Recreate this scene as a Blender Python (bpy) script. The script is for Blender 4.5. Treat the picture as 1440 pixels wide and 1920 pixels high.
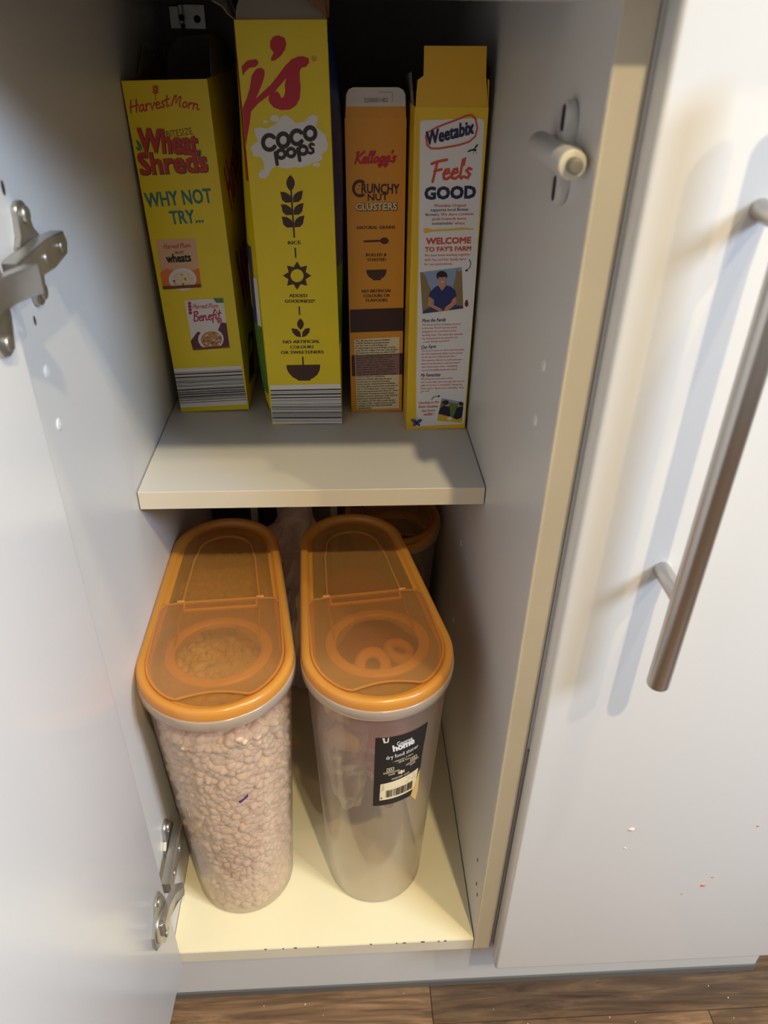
import bpy, bmesh, math, random, json
import numpy as np
from mathutils import Vector, Matrix, noise

# ---------------------------------------------------------------- units: design units, U metres each
U = 0.000889
SC = bpy.context.scene
COL = SC.collection
PI = math.pi
for o in list(bpy.data.objects): bpy.data.objects.remove(o, do_unlink=True)

# ---------------------------------------------------------------- camera
yw, pt, rl, FPX = 0.0647, 0.5762, 0.0195, 1392.6
fw = Vector((math.sin(yw)*math.cos(pt), math.cos(yw)*math.cos(pt), -math.sin(pt)))
r0 = Vector((math.cos(yw), -math.sin(yw), 0)); u0 = r0.cross(fw)
r2 = r0*math.cos(rl)+u0*math.sin(rl); u2 = -r0*math.sin(rl)+u0*math.cos(rl)
cam = bpy.data.cameras.new('camera'); camo = bpy.data.objects.new('camera', cam); COL.objects.link(camo)
M = Matrix((r2, u2, -fw)).transposed().to_4x4(); M.translation = Vector((183.7, -402.6, 799.2))*U
camo.matrix_world = M
cam.sensor_fit = 'HORIZONTAL'; cam.sensor_width = 36; cam.lens = FPX*36/1440
cam.clip_start = 0.01; cam.clip_end = 30
cam.dof.use_dof = True; cam.dof.focus_distance = 0.66; cam.dof.aperture_fstop = 12
SC.camera = camo

# ---------------------------------------------------------------- view, world, lamps
SC.cycles.transparent_max_bounces = 32
SC.view_settings.view_transform = 'Standard'; SC.view_settings.look = 'None'
SC.view_settings.exposure = EXPOSURE = 0.0; SC.view_settings.gamma = 1.0; SC.view_settings.use_curve_mapping = False
W = bpy.data.worlds.new('room_air'); SC.world = W; W.use_nodes = True
bg = W.node_tree.nodes['Background']; bg.inputs[0].default_value = (0.60, 0.575, 0.55, 1); bg.inputs[1].default_value = 0.50

def spot(name, loc, power, color, radius):
    l = bpy.data.lights.new(name, 'POINT'); l.energy = power; l.color = color; l.shadow_soft_size = radius
    o = bpy.data.objects.new(name, l); o.location = Vector(loc)*U; COL.objects.link(o); return o
WARM = (1.0, 0.82, 0.50)
spot('ceiling_downlight_front', (560, -1300, 2500), 108, WARM, 0.030)
spot('ceiling_downlight_right', (1400, -1200, 2500), 50, WARM, 0.030)
spot('ceiling_downlight_near', (700, -420, 2500), 46, WARM, 0.035)
ar = bpy.data.lights.new('window_daylight', 'AREA'); ar.shape = 'RECTANGLE'; ar.size = 0.44; ar.size_y = 0.44; ar.energy = 34; ar.color = (0.60, 0.76, 1.0)
aro = bpy.data.objects.new('window_daylight', ar); COL.objects.link(aro)
aro.location = Vector((1677, -1020, 1584))*U
aro.rotation_euler = (Vector((250, 0, 400))*U-aro.location).to_track_quat('-Z', 'Y').to_euler()

# ---------------------------------------------------------------- materials
def srgb(r, g, b):
    f = lambda c: ((c/255+.055)/1.055)**2.4 if c/255 > .04045 else c/255/12.92
    return (f(r), f(g), f(b), 1)
MATS = {}
def mat(name, rgb, rough=.5, metal=0, bump=0, bscale=300, var=0, vscale=20, spec=.5, coat=0):
    if name in MATS: return MATS[name]
    m = bpy.data.materials.new(name); m.use_nodes = True; n = m.node_tree.nodes; L = m.node_tree.links; b = n['Principled BSDF']
    c = srgb(*rgb); b.inputs['Base Color'].default_value = c; b.inputs['Roughness'].default_value = rough; b.inputs['Metallic'].default_value = metal
    b.inputs['Specular IOR Level'].default_value = spec; b.inputs['Coat Weight'].default_value = coat
    tc = n.new('ShaderNodeTexCoord')
    if var:
        t = n.new('ShaderNodeTexNoise'); t.inputs['Scale'].default_value = vscale; t.inputs['Detail'].default_value = 4; L.new(tc.outputs['Object'], t.inputs['Vector'])
        r = n.new('ShaderNodeValToRGB'); r.color_ramp.elements[0].position = .3; r.color_ramp.elements[1].position = .7
        r.color_ramp.elements[0].color = [c[i]*(1-var) for i in range(3)]+[1]; r.color_ramp.elements[1].color = [min(1, c[i]*(1+var)) for i in range(3)]+[1]
        L.new(t.outputs[0], r.inputs[0]); L.new(r.outputs[0], b.inputs['Base Color'])
    if bump:
        t = n.new('ShaderNodeTexNoise'); t.inputs['Scale'].default_value = bscale; L.new(tc.outputs['Object'], t.inputs['Vector'])
        q = n.new('ShaderNodeBump'); q.inputs['Strength'].default_value = bump; q.inputs['Distance'].default_value = .0005
        L.new(t.outputs[0], q.inputs['Height']); L.new(q.outputs[0], b.inputs['Normal'])
    MATS[name] = m; return m
def clearplastic(name, rgb, haze, rough=.15, gloss=.9, trans=None, bump=0, bscale=60):
    """translucent plastic sheet: part see-through, part milky, with a glossy skin"""
    if name in MATS: return MATS[name]
    m = bpy.data.materials.new(name); m.use_nodes = True; n = m.node_tree.nodes; L = m.node_tree.links; n.clear()
    out = n.new('ShaderNodeOutputMaterial'); c = srgb(*rgb); tcol = srgb(*(trans or rgb))
    tr = n.new('ShaderNodeBsdfTransparent'); tr.inputs[0].default_value = tcol
    d = n.new('ShaderNodeBsdfDiffuse'); d.inputs[0].default_value = c
    tl = n.new('ShaderNodeBsdfTranslucent'); tl.inputs[0].default_value = c
    g = n.new('ShaderNodeBsdfGlossy'); g.inputs[1].default_value = rough
    m1 = n.new('ShaderNodeMixShader'); m1.inputs[0].default_value = .5; L.new(d.outputs[0], m1.inputs[1]); L.new(tl.outputs[0], m1.inputs[2])
    m2 = n.new('ShaderNodeMixShader'); m2.inputs[0].default_value = haze; L.new(tr.outputs[0], m2.inputs[1]); L.new(m1.outputs[0], m2.inputs[2])
    fr = n.new('ShaderNodeLayerWeight'); fr.inputs[0].default_value = .5
    mu = n.new('ShaderNodeMath'); mu.operation = 'MULTIPLY'; mu.inputs[1].default_value = gloss; pw = n.new('ShaderNodeMath'); pw.operation = 'POWER'; pw.inputs[1].default_value = 3.0; L.new(fr.outputs['Facing'], pw.inputs[0]); L.new(pw.outputs[0], mu.inputs[0])
    m3 = n.new('ShaderNodeMixShader'); ad = n.new('ShaderNodeMath'); ad.operation = 'ADD'; ad.inputs[1].default_value = .05; L.new(mu.outputs[0], ad.inputs[0]); L.new(ad.outputs[0], m3.inputs[0]); L.new(m2.outputs[0], m3.inputs[1]); L.new(g.outputs[0], m3.inputs[2])
    if bump:
        tc = n.new('ShaderNodeTexCoord'); t = n.new('ShaderNodeTexNoise'); t.inputs['Scale'].default_value = bscale; L.new(tc.outputs['Object'], t.inputs['Vector'])
        q = n.new('ShaderNodeBump'); q.inputs['Strength'].default_value = bump; q.inputs['Distance'].default_value = .002; L.new(t.outputs[0], q.inputs['Height'])
        for s in (d, tl, g): L.new(q.outputs[0], s.inputs['Normal'])
    L.new(m3.outputs[0], out.inputs[0]); MATS[name] = m; return m
INK = {'red': (196, 52, 38), 'brown': (120, 60, 20), 'dkgreen': (40, 72, 50), 'green': (60, 130, 70), 'teal': (50, 120, 110), 'peach': (222, 178, 140), 'orange': (225, 120, 50),
 'dark': (28, 24, 24), 'white': (228, 224, 220), 'cream': (232, 216, 176), 'cream2': (225, 205, 160), 'tan': (190, 140, 90), 'brown2': (140, 90, 60), 'pink': (205, 110, 110), 'purple': (92, 32, 62),
 'crimson': (180, 30, 70), 'grey': (110, 110, 106), 'choc': (62, 28, 18), 'dkchoc': (46, 24, 20), 'crimsonlogo': (190, 24, 44), 'dkbrown': (66, 30, 14), 'dkband': (58, 22, 20), 'mauveband': (150, 112, 104),
 'navy': (24, 28, 72), 'brick': (206, 78, 48), 'ochre': (226, 184, 50), 'sky': (140, 160, 190), 'straw': (140, 118, 74), 'denim': (50, 60, 96), 'hair': (38, 26, 22), 'skin': (196, 140, 112), 'shirt': (34, 44, 104),
 'darkred': (130, 20, 24), 'meadow': (104, 120, 60), 'yellowp': (222, 176, 40), 'navy2': (26, 28, 56), 'dkblue': (24, 30, 90), 'blue': (70, 96, 180), 'cartonyellow': (232, 206, 22), 'lime': (70, 120, 40), 'bluepack': (24, 50, 110), 'stickerblack': (26, 24, 24), 'pale': (205, 198, 180)}
def ink(k): return mat('ink_'+k, INK[k], .45)

LAM = mat('white_laminate', (208, 206, 202), .38, bump=.05, bscale=900, var=.015, vscale=9)
LAMD = mat('white_door_foil', (218, 216, 214), .22, bump=.03, bscale=500)
EDGE = mat('cream_edging', (214, 203, 180), .4, var=.04, vscale=14)
STEEL = mat('brushed_steel', (196, 192, 186), .3, 1, bump=.05, bscale=900)
NICK = mat('nickel_plate', (186, 184, 178), .34, .9, var=.12, vscale=60)
DAMP = mat('grey_white_plastic', (196, 196, 192), .4)
BLACKM = mat('dark_void', (14, 12, 12), .8)
GREYB = mat('grey_board', (150, 138, 124), .85, bump=.2, bscale=400, var=.06, vscale=40)

# ---------------------------------------------------------------- object helpers
def link(name, me, m, parent=None):
    o = bpy.data.objects.new(name, me); COL.objects.link(o)
    for k in (m if isinstance(m, (list, tuple)) else [m]): me.materials.append(k)
    if parent: o.parent = parent
    return o
def obj(name, bm, m, parent=None, smooth=False):
    bmesh.ops.recalc_face_normals(bm, faces=bm.faces) if smooth != 'keep' else None
    for v in bm.verts: v.co *= U
    me = bpy.data.meshes.new(name); bm.to_mesh(me); bm.free()
    if smooth is True:
        me.polygons.foreach_set('use_smooth', [True]*len(me.polygons))
        try: me.set_sharp_from_angle(angle=math.radians(35))
        except Exception: pass
    return link(name, me, m, parent)
def pyobj(name, V, F, m, parent=None, smooth=True, mi=None):
    me = bpy.data.meshes.new(name); me.from_pydata([tuple(Vector(v)*U) for v in V], [], F); me.update()
    if smooth:
        me.polygons.foreach_set('use_smooth', [True]*len(me.polygons))
        if smooth != 'all': me.set_sharp_from_angle(angle=math.radians(38))
    if mi: me.polygons.foreach_set('material_index', mi)
    return link(name, me, m, parent)
def thing(name, label, cat, loc=(0, 0, 0), rot=(0, 0, 0), group=None):
    o = bpy.data.objects.new(name, None); COL.objects.link(o); o.empty_display_size = .02
    o.location = Vector(loc)*U; o.rotation_euler = rot; o['label'] = label; o['category'] = cat
    if group: o['group'] = group
    return o
def tag(o, label, cat, group=None, kind=None):
    o['label'] = label; o['category'] = cat
    if group: o['group'] = group
    if kind: o['kind'] = kind
    return o
def box(bm, x0, x1, y0, y1, z0, z1, bev=0, seg=2):
    r = bmesh.ops.create_cube(bm, size=1)
    vs = r['verts']
    for v in vs: v.co = Vector(((x0+x1)/2+v.co.x*(x1-x0), (y0+y1)/2+v.co.y*(y1-y0), (z0+z1)/2+v.co.z*(z1-z0)))
    if bev: bmesh.ops.bevel(bm, geom=list({e for v in vs for e in v.link_edges}), offset=bev, segments=seg, affect='EDGES', profile=.5)
def B(*a, **k): bm = bmesh.new(); box(bm, *a, **k); return bm
def cyl(bm, p0, p1, r, n=24, r1=None, caps=True, bev=0):
    p0, p1 = Vector(p0), Vector(p1); d = p1-p0
    r_ = bmesh.ops.create_cone(bm, cap_ends=caps, segments=n, radius1=r, radius2=r if r1 is None else r1, depth=d.length, matrix=Matrix.Translation((p0+p1)/2) @ d.to_track_quat('Z', 'Y').to_matrix().to_4x4())
    if bev:
        es = [e for e in {e for v in r_['verts'] for e in v.link_edges} if len(e.link_faces) == 2 and any(len(f.verts) > 4 for f in e.link_faces)]
        bmesh.ops.bevel(bm, geom=es, offset=bev, segments=3, affect='EDGES', profile=.5)
def prism(bm, pts, axis, a0, a1, bev=0):
    """extrude a 2-D outline along an axis"""
    def P(q, a): return Vector((a, q[0], q[1])) if axis == 0 else Vector((q[0], a, q[1])) if axis == 1 else Vector((q[0], q[1], a))
    v0 = [bm.verts.new(P(q, a0)) for q in pts]; v1 = [bm.verts.new(P(q, a1)) for q in pts]; n = len(pts)
    fs = [bm.faces.new(v0), bm.faces.new(v1[::-1])]+[bm.faces.new((v0[i], v1[i], v1[(i+1) % n], v0[(i+1) % n])) for i in range(n)]
    if bev: bmesh.ops.bevel(bm, geom=list({e for f in fs[:2] for e in f.edges}), offset=bev, segments=2, affect='EDGES', profile=.5)

# ---------------------------------------------------------------- the room: floor of planks, wall behind
FZ = -176
WOODN = {}
def wood(i):
    m = bpy.data.materials.new('oak_laminate_%s' % 'abcdef'[i]); m.use_nodes = True; n = m.node_tree.nodes; L = m.node_tree.links; b = n['Principled BSDF']
    tc = n.new('ShaderNodeTexCoord'); mp = n.new('ShaderNodeMapping'); mp.inputs['Scale'].default_value = (3, 34, 1); mp.inputs['Location'].default_value = (i*3.7, i*1.3, 0)
    L.new(tc.outputs['Object'], mp.inputs[0])
    t = n.new('ShaderNodeTexNoise'); t.inputs['Scale'].default_value = 2.2; t.inputs['Detail'].default_value = 9; t.inputs['Roughness'].default_value = .68; t.inputs['Distortion'].default_value = 1.6
    L.new(mp.outputs[0], t.inputs['Vector'])
    r = n.new('ShaderNodeValToRGB'); e = r.color_ramp.elements; e[0].position = .3; e[1].position = .72
    k = (1.0, 1.12, .9, 1.05, .95, 1.0)[i]
    e[0].color = srgb(56*k, 40*k, 28*k); e[1].color = srgb(138*k, 108*k, 78*k)
    q = e.new(.5); q.color = srgb(98*k, 74*k, 52*k)
    L.new(t.outputs[0], r.inputs[0]); L.new(r.outputs[0], b.inputs['Base Color']); b.inputs['Roughness'].default_value = .42
    bp = n.new('ShaderNodeBump'); bp.inputs['Strength'].default_value = .15; bp.inputs['Distance'].default_value = .0006; L.new(t.outputs[0], bp.inputs['Height']); L.new(bp.outputs[0], b.inputs['Normal'])
    return m
WOODS = [wood(i) for i in range(6)]
floor = obj('floor', B(-1500, 2700, -2400, 640, FZ-20, FZ-9), mat('floor_underlay', (60, 50, 40), .9)); floor['kind'] = 'structure'
random.seed(5)
y = -5-214*11; row = 0
while y < 600:
    x = -1500-((row*517) % 1400)
    off = (279+1450*2) if abs(y+5) < 1 else None
    xs = []
    xx = 279-1450*2 if abs(y+5) < 1 else 279-1450*2+((row*613) % 1450)
    while xx < 2700:
        a, b_ = max(xx, -1500), min(xx+1450, 2700)
        if b_-a > 5: xs.append((a, b_))
        xx += 1450
    for a, b_ in xs:
        obj('plank', B(a+.25, b_-.25, y+.25, min(y+214, 640)-.25, FZ-9, FZ, bev=.5, seg=1), WOODS[random.randrange(6)] if not (abs(y+5) < 1) else WOODS[1 if a < 200 else 2], floor)
    y += 214; row += 1
wall = obj('wall_back', B(-1500, 2700, 620, 660, FZ, 2600), mat('wall_paint', (206, 200, 190), .8, bump=.1, bscale=200)); wall['kind'] = 'structure'

# ---------------------------------------------------------------- open cabinet
CW, TH, DEP, TOP, SY, SZ = 313.8, 18.0, 565, 829, 170.2, 451.0
cab = thing('base_cabinet', 'white open kitchen base cabinet holding the cereal boxes and storage tubs', 'cabinet', (157, 0, -18))
cab_off = Vector((157, 0, -18))
def P_(o):   # child built in world units: shift to the parent's frame
    o.location = -cab_off*U; return o
def side(x0, x1, inner, holes, tiny, name='side_panel'):
    bm = B(x0, x1, .9, DEP, -TH, TOP); o = P_(obj(name, bm, LAM, cab))
    return o
side(-TH, 0, 0, [], [])
side(CW, CW+TH, CW, [], [])
P_(obj('edge_strip', B(-TH, 0, 0, .9, -TH, TOP, bev=.3, seg=1), EDGE, cab)); P_(obj('edge_strip', B(CW+.4, CW+TH, 0, .9, -TH, TOP, bev=.3, seg=1), EDGE, cab))
P_(obj('bottom_panel', B(.6, CW-.9, .9, DEP, -TH, 0), mat('cream_laminate', (224, 214, 180), .38, bump=.05, bscale=900, var=.02, vscale=9), cab)); P_(obj('edge_strip', B(.6, CW-.9, 0, .9, -TH, 0, bev=.3, seg=1), EDGE, cab))  # bottom panel in a creamier tone than the other panels
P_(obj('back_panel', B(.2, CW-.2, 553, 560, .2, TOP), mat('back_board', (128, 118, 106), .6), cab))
P_(obj('top_rail', B(.3, CW-.3, 0, 90, 813.5, TOP, bev=.3, seg=1), LAM, cab))
CAP = mat('hole_cap_white', (226, 224, 220), .3)
def cap(x, y, z, s, r=4.3):
    bm = bmesh.new(); cyl(bm, (x, y, z), (x+s*.9, y, z), r, 20, r1=r*.7); cyl(bm, (x+s*.9, y, z), (x+s*1.1, y, z), r*.25, 10); P_(obj('hole_cap', bm, CAP, cab, True))
for y_, z_ in ((43, 581), (44, 617)): cap(0.05, y_, z_, 1)
for y_, z_ in ((43, 620), (45, 580), (266, 321), (272, 204)): cap(CW-.05, y_, z_, -1, 3.6 if y_ > 100 else 4.3)
def nick(x, y, z, s, ry=1.2, rz=3):
    bm = bmesh.new(); cyl(bm, (0, 0, 0), (s*.25, 0, 0), 1, 10); bmesh.ops.scale(bm, vec=(1, ry, rz), verts=bm.verts); bmesh.ops.translate(bm, vec=(x, y, z), verts=bm.verts); P_(obj('pin_hole', bm, mat('dark_hole', (46, 36, 28), .8), cab))
for y_, z_ in ((30, 95), (22, 66), (14, 60)): nick(CW-.1, y_, z_, -1)
nick(.1, 45, 649, 1, 1.4, 3); nick(.1, 46, 723, 1, 2, 4)
# chipped edge of the bottom panel
random.seed(11)
for x_, w_ in ((96, 1.5), (114, 1), (127, 2), (205, 1.6), (240, 2.6), (259, 3), (276, 1.2), (283, 2), (150, 1), (232, 1)):
    bm = bmesh.new(); n = 7; pts = [(x_+w_*math.cos(6.28*i/n)*random.uniform(.6, 1.2), -1.2*math.sin(6.28*i/n)*random.uniform(.6, 1.2)-.4) for i in range(n)]
    prism(bm, pts, 1, -.06, .3); P_(obj('edge_chip', bm, mat('chip_brown', (110, 82, 50), .9), cab))

# adjustable shelf
sh = thing('shelf', 'white laminate shelf with cream edge, the cereal boxes stand on it', 'shelf', (157, SY, SZ-18))
def Sx(o): o.location = -Vector((157, SY, SZ-18))*U; return o
Sx(obj('shelf_board', B(1, CW-1, SY+.9, 548, SZ-18, SZ), LAM, sh)); Sx(obj('edge_strip', B(1, CW-1, SY, SY+.9, SZ-18, SZ, bev=.35, seg=1), EDGE, sh))

# damper on the right side wall
damp = bmesh.new()
def stadium(cy, cz, r, hz, n=10): return [(cy+r*math.cos(a), cz+hz+r*math.sin(a)) for a in [PI*i/n for i in range(n+1)]]+[(cy-r*math.cos(a), cz-hz-r*math.sin(a)) for a in [PI*i/n for i in range(n+1)]]
DZ, DY = 742, 52
prism(damp, stadium(DY, DZ, 10, 17), 0, CW-6, CW-.1, bev=1.6)
cyl(damp, (CW-9, 88, DZ+1), (CW-9, 14, DZ), 7.2, 28, bev=2.2)
box(damp, CW-9, CW-.1, 24, 84, DZ-6.5, DZ+6.5, bev=1.5)
d_ = P_(obj('damper_housing', damp, DAMP, cab, True)); d_['label'] = 'grey white plastic door damper screwed to the right side'
for s in (-1, 1):
    bm = bmesh.new(); prism(bm, stadium(DY, DZ+s*18, 2.7, 4), 0, CW-6.4, CW-5.9); P_(obj('screw_slot', bm, mat('slot_dark', (22, 24, 34), .6), d_)).location = (0, 0, 0)
bm = bmesh.new(); cyl(bm, (CW-9, 14.5, DZ), (CW-9, 11, DZ), 7.4, 28, bev=1); P_(obj('collar', bm, mat('collar_cream', (226, 218, 196), .4), d_, True)).location = (0, 0, 0)
bm = bmesh.new(); cyl(bm, (CW-9, 16, DZ), (CW-9, 4, DZ), 4, 20, bev=1.2); P_(obj('plunger', bm, mat('plunger_grey', (120, 114, 98), .4), d_, True)).location = (0, 0, 0)

# metal bracket at the back, upper left
bm = bmesh.new(); box(bm, 24, 46, 548, 550, 796, 818, bev=.5); box(bm, 10, 21, 542, 550, 796, 816, bev=.5); box(bm, 20, 25, 538, 550, 800, 818, bev=1)
br = P_(obj('hanging_bracket', bm, NICK, cab))
bm = bmesh.new(); cyl(bm, (37.5, 548.2, 805), (37.5, 547.6, 805), 3.6, 20); cyl(bm, (23, 538.2, 806), (23, 537, 806), 3, 16); o = obj('bracket_hole', bm, BLACKM, br)

# ---------------------------------------------------------------- hinges
def hinge(cz, up):
    s = 1
    bm = bmesh.new()
    # mounting plate with two wings on the side wall
    wing = []
    for a in range(9): wing.append((56+8*math.cos(PI*a/8), cz+24+6*math.sin(PI*a/8)))
    wing += [(47, cz+12), (40, cz+8), (40, cz-8), (47, cz-12)]
    for a in range(9): wing.append((56-8*math.cos(PI*a/8), cz-24-6*math.sin(PI*a/8)))
    wing += [(66, cz-12), (74, cz-8), (74, cz+8), (66, cz+12)]
    prism(bm, wing, 0, .1, 3.6, bev=1.1)
    pl = P_(obj('mounting_plate', bm, NICK, cab, True))
    for q in (-1, 1):
        bm = bmesh.new(); cyl(bm, (3.5, 57, cz+q*22), (6, 57, cz+q*22), 5, 20, bev=1.2); obj('plate_screw', bm, NICK, pl, True)
    bm = bmesh.new()
    prism(bm, [(6, cz+7.5), (6, cz-7.5), (60, cz-8.5), (86, cz-7), (90, cz), (86, cz+7), (60, cz+8.5)], 0, 4.5, 14, bev=1.6)
    arm = P_(obj('hinge_arm', bm, NICK, cab, True))
    bm = bmesh.new()
    for q in (22, 48, 76): cyl(bm, (13.8, q, cz), (15.2, q, cz), 3.6, 18, bev=.7)
    obj('arm_screw', bm, NICK, arm, True)
    return arm, pl
hinge(108, 0); hinge(685, 1)

# ---------------------------------------------------------------- left door, open a little past square
DB, DT = -20, 827
ldoor = P_(bpy.data.objects.new('cabinet_door', None)); COL.objects.link(ldoor); ldoor.parent = cab; ldoor.location = (Vector((9.6, -1.2, 0))-cab_off)*U; ldoor.rotation_euler = (0, 0, math.radians(-3.2))
ldoor['label'] = 'white cabinet door swung open at the left'
# local frame: x=0 is the inner face, the door runs towards -y
obj('door_panel', B(-20, 0, -395, 0, DB, DT, bev=1.6, seg=3), LAMD, ldoor, True)
def cup(cz):
    bm = bmesh.new()
    pl = [(-13, cz+31), (-20, cz+33), (-27, cz+31), (-34, cz+18), (-45, cz+10), (-47, cz), (-45, cz-10), (-34, cz-18), (-27, cz-31), (-20, cz-33), (-13, cz-31), (-8, cz-16), (-7, cz), (-8, cz+16)]
    prism(bm, pl, 0, 0, 2.4, bev=.8)
    for q in (-1, 1): cyl(bm, (2.2, -20, cz+q*26), (4, -20, cz+q*26), 4.2, 18, bev=.9)
    cyl(bm, (2.2, -27, cz), (3.6, -27, cz), 15, 30, bev=.6)
    c = obj('hinge_cup', bm, NICK, ldoor, True)
    bm = bmesh.new()
    prism(bm, [(2, 6), (5, 18), (4, 26), (-12, 16), (-24, 6), (-30, 2), (-28, -1), (-16, 3)], 2, cz-7, cz+7, bev=1) if False else None
    pts = [(4, -30), (2, -22), (3, -6), (7, 8), (15, 10), (16, 5), (10, -2), (8, -14), (8, -30)]
    prism(bm, pts, 2, cz-7.5, cz+7.5, bev=1.2)
    obj('hinge_link', bm, NICK, ldoor, True)
    bm = bmesh.new(); cyl(bm, (4, -30, cz-9), (4, -30, cz+9), 3, 16, bev=.6); obj('hinge_pin', bm, NICK, ldoor, True)
cup(108); cup(685)

# ---------------------------------------------------------------- right cabinet with its closed door and bar handle
rc = thing('base_cabinet', 'closed white kitchen cabinet at the right with a long steel bar handle', 'cabinet', (510, 0, -18)); rco = Vector((510, 0, -18))
def R_(o): o.location = -rco*U; return o
for a, b_ in ((332.4, 350), (672, 690)): R_(obj('side_panel', B(a, b_, 0, DEP, -TH, TOP), LAM, rc))
R_(obj('bottom_panel', B(350, 672, 0, DEP, -TH, 0), LAM, rc)); R_(obj('back_panel', B(350, 672, 553, 560, 0, TOP), LAM, rc)); R_(obj('top_rail', B(350, 672, 0, 100, 811, TOP), LAM, rc))
rd = R_(obj('door_panel', B(333.2, 728, -21.5, -2.4, DB, DT, bev=3.2, seg=4), LAMD, rc, True))
bm = bmesh.new(); box(bm, 332.9, 334.2, -3.2, -.4, DB+14, 300); R_(obj('door_seal', bm, mat('seal_grey', (120, 116, 110), .5), rc))
bm = bmesh.new(); HX, HY = 393, -57
cyl(bm, (HX, HY, 432), (HX, HY, 800), 7.4, 40, bev=1.1)
hb = R_(obj('handle_bar', bm, STEEL, rc, True)); hb['label'] = 'brushed steel bar handle'
for z_ in (503, 727):
    bm = bmesh.new(); cyl(bm, (HX, -21.2, z_), (HX, HY, z_), 5.6, 32); obj('handle_post', bm, STEEL, hb, True)
random.seed(2)
def speck(cx, cz, r, m, name='food_speck'):
    bm = bmesh.new(); bmesh.ops.create_icosphere(bm, subdivisions=2, radius=1)
    for v in bm.verts: v.co = Vector((cx+v.co.x*r*random.uniform(.8, 1.3), -21.6+v.co.y*r*.5, cz+v.co.z*r*random.uniform(.6, .9)))
    R_(obj(name, bm, m, rc, True))
ORS = mat('orange_food', (205, 96, 50), .4); PKS = mat('pink_crumb', (232, 200, 180), .5)
SPECK_AT = [(430.9, 215.6, 2.6, 'p'), (430.6, 188, 1.2, 'p'), (519.1, 122, 2.2, 'o'), (525, 135, 1.1, 'o'), (501.5, 108.8, .8, 'o'), (545.6, 213, 1.3, 'o')]

# ---------------------------------------------------------------- plinth and worktop
o = obj('plinth', B(-340, 684, 38, 54, FZ+.3, -18.4), LAM); tag(o, 'white plinth board under the cabinets above the wood floor', 'plinth')
o2 = obj('plinth_seal', B(-340, 684, 35.6, 38, FZ+.3, FZ+12, bev=.5, seg=1), mat('seal_strip', (96, 94, 90), .3)); o2.parent = o
o3 = obj('worktop', B(-340, 1100, -34, 600, 830, 874, bev=2), mat('worktop_grey', (92, 88, 84), .4, var=.2, vscale=90)); tag(o3, 'laminate worktop lying over the white cabinets', 'worktop')

# ---------------------------------------------------------------- flat print
def ribbon(pts, w):
    """one brush stroke as a mitred strip with round ends, no overlaps"""
    P = [Vector(p) for p in pts]; P = [p for i, p in enumerate(P) if i == 0 or (p-P[i-1]).length > 1e-4]; n = len(P)
    if n < 2: return [], []
    closed = (P[0]-P[-1]).length < 1e-3 and n > 3
    if closed: P = P[:-1]; n -= 1
    D = [(P[(i+1) % n]-P[i]).normalized() for i in range(n if closed else n-1)]; V = []
    for i in range(n):
        d0 = D[i-1] if (i > 0 or closed) else D[0]; d1 = D[i] if i < len(D) else D[-1]
        t = (d0+d1); t = t.normalized() if t.length > .2 else d1; nn = Vector((-t.y, t.x)); k = w/2/max(.55, nn.dot(Vector((-d1.y, d1.x))))
        V += [tuple(P[i]+nn*k), tuple(P[i]-nn*k)]
    F = [(2*i, 2*i+1, 2*((i+1) % n)+1, 2*((i+1) % n)) for i in range(n if closed else n-1)]
    if not closed:
        for c, d, ia, ib in ((P[0], -D[0], 1, 0), (P[-1], D[-1], 2*n-2, 2*n-1)):
            b0 = len(V); a0 = math.atan2(d.y, d.x)-PI/2; m = 6
            V += [tuple(c+Vector((math.cos(a0+PI*k/m), math.sin(a0+PI*k/m)))*w/2) for k in range(1, m)]; F.append((ib, *range(b0, b0+m-1), ia))
    return V, F
TEXTQ = []
def make_texts(items):
    """items: (string, bold, shear) -> list of (verts, faces) in text units"""
    objs = []
    for s, bold, shear in items:
        c = bpy.data.curves.new('t', 'FONT'); c.body = s; c.size = 1; c.resolution_u = 2; c.offset = 0; c.shear = shear; c.fill_mode = 'FRONT'
        o = bpy.data.objects.new('t', c); COL.objects.link(o); objs.append(o)
    bpy.context.view_layer.update(); dg = bpy.context.evaluated_depsgraph_get(); res = []
    for o in objs:
        me = bpy.data.meshes.new_from_object(o.evaluated_get(dg)); res.append(([tuple(v.co)[:2] for v in me.vertices], [tuple(p.vertices) for p in me.polygons])); bpy.data.meshes.remove(me)
    for o in objs: c = o.data; bpy.data.objects.remove(o); bpy.data.curves.remove(c)
    return res
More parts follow.
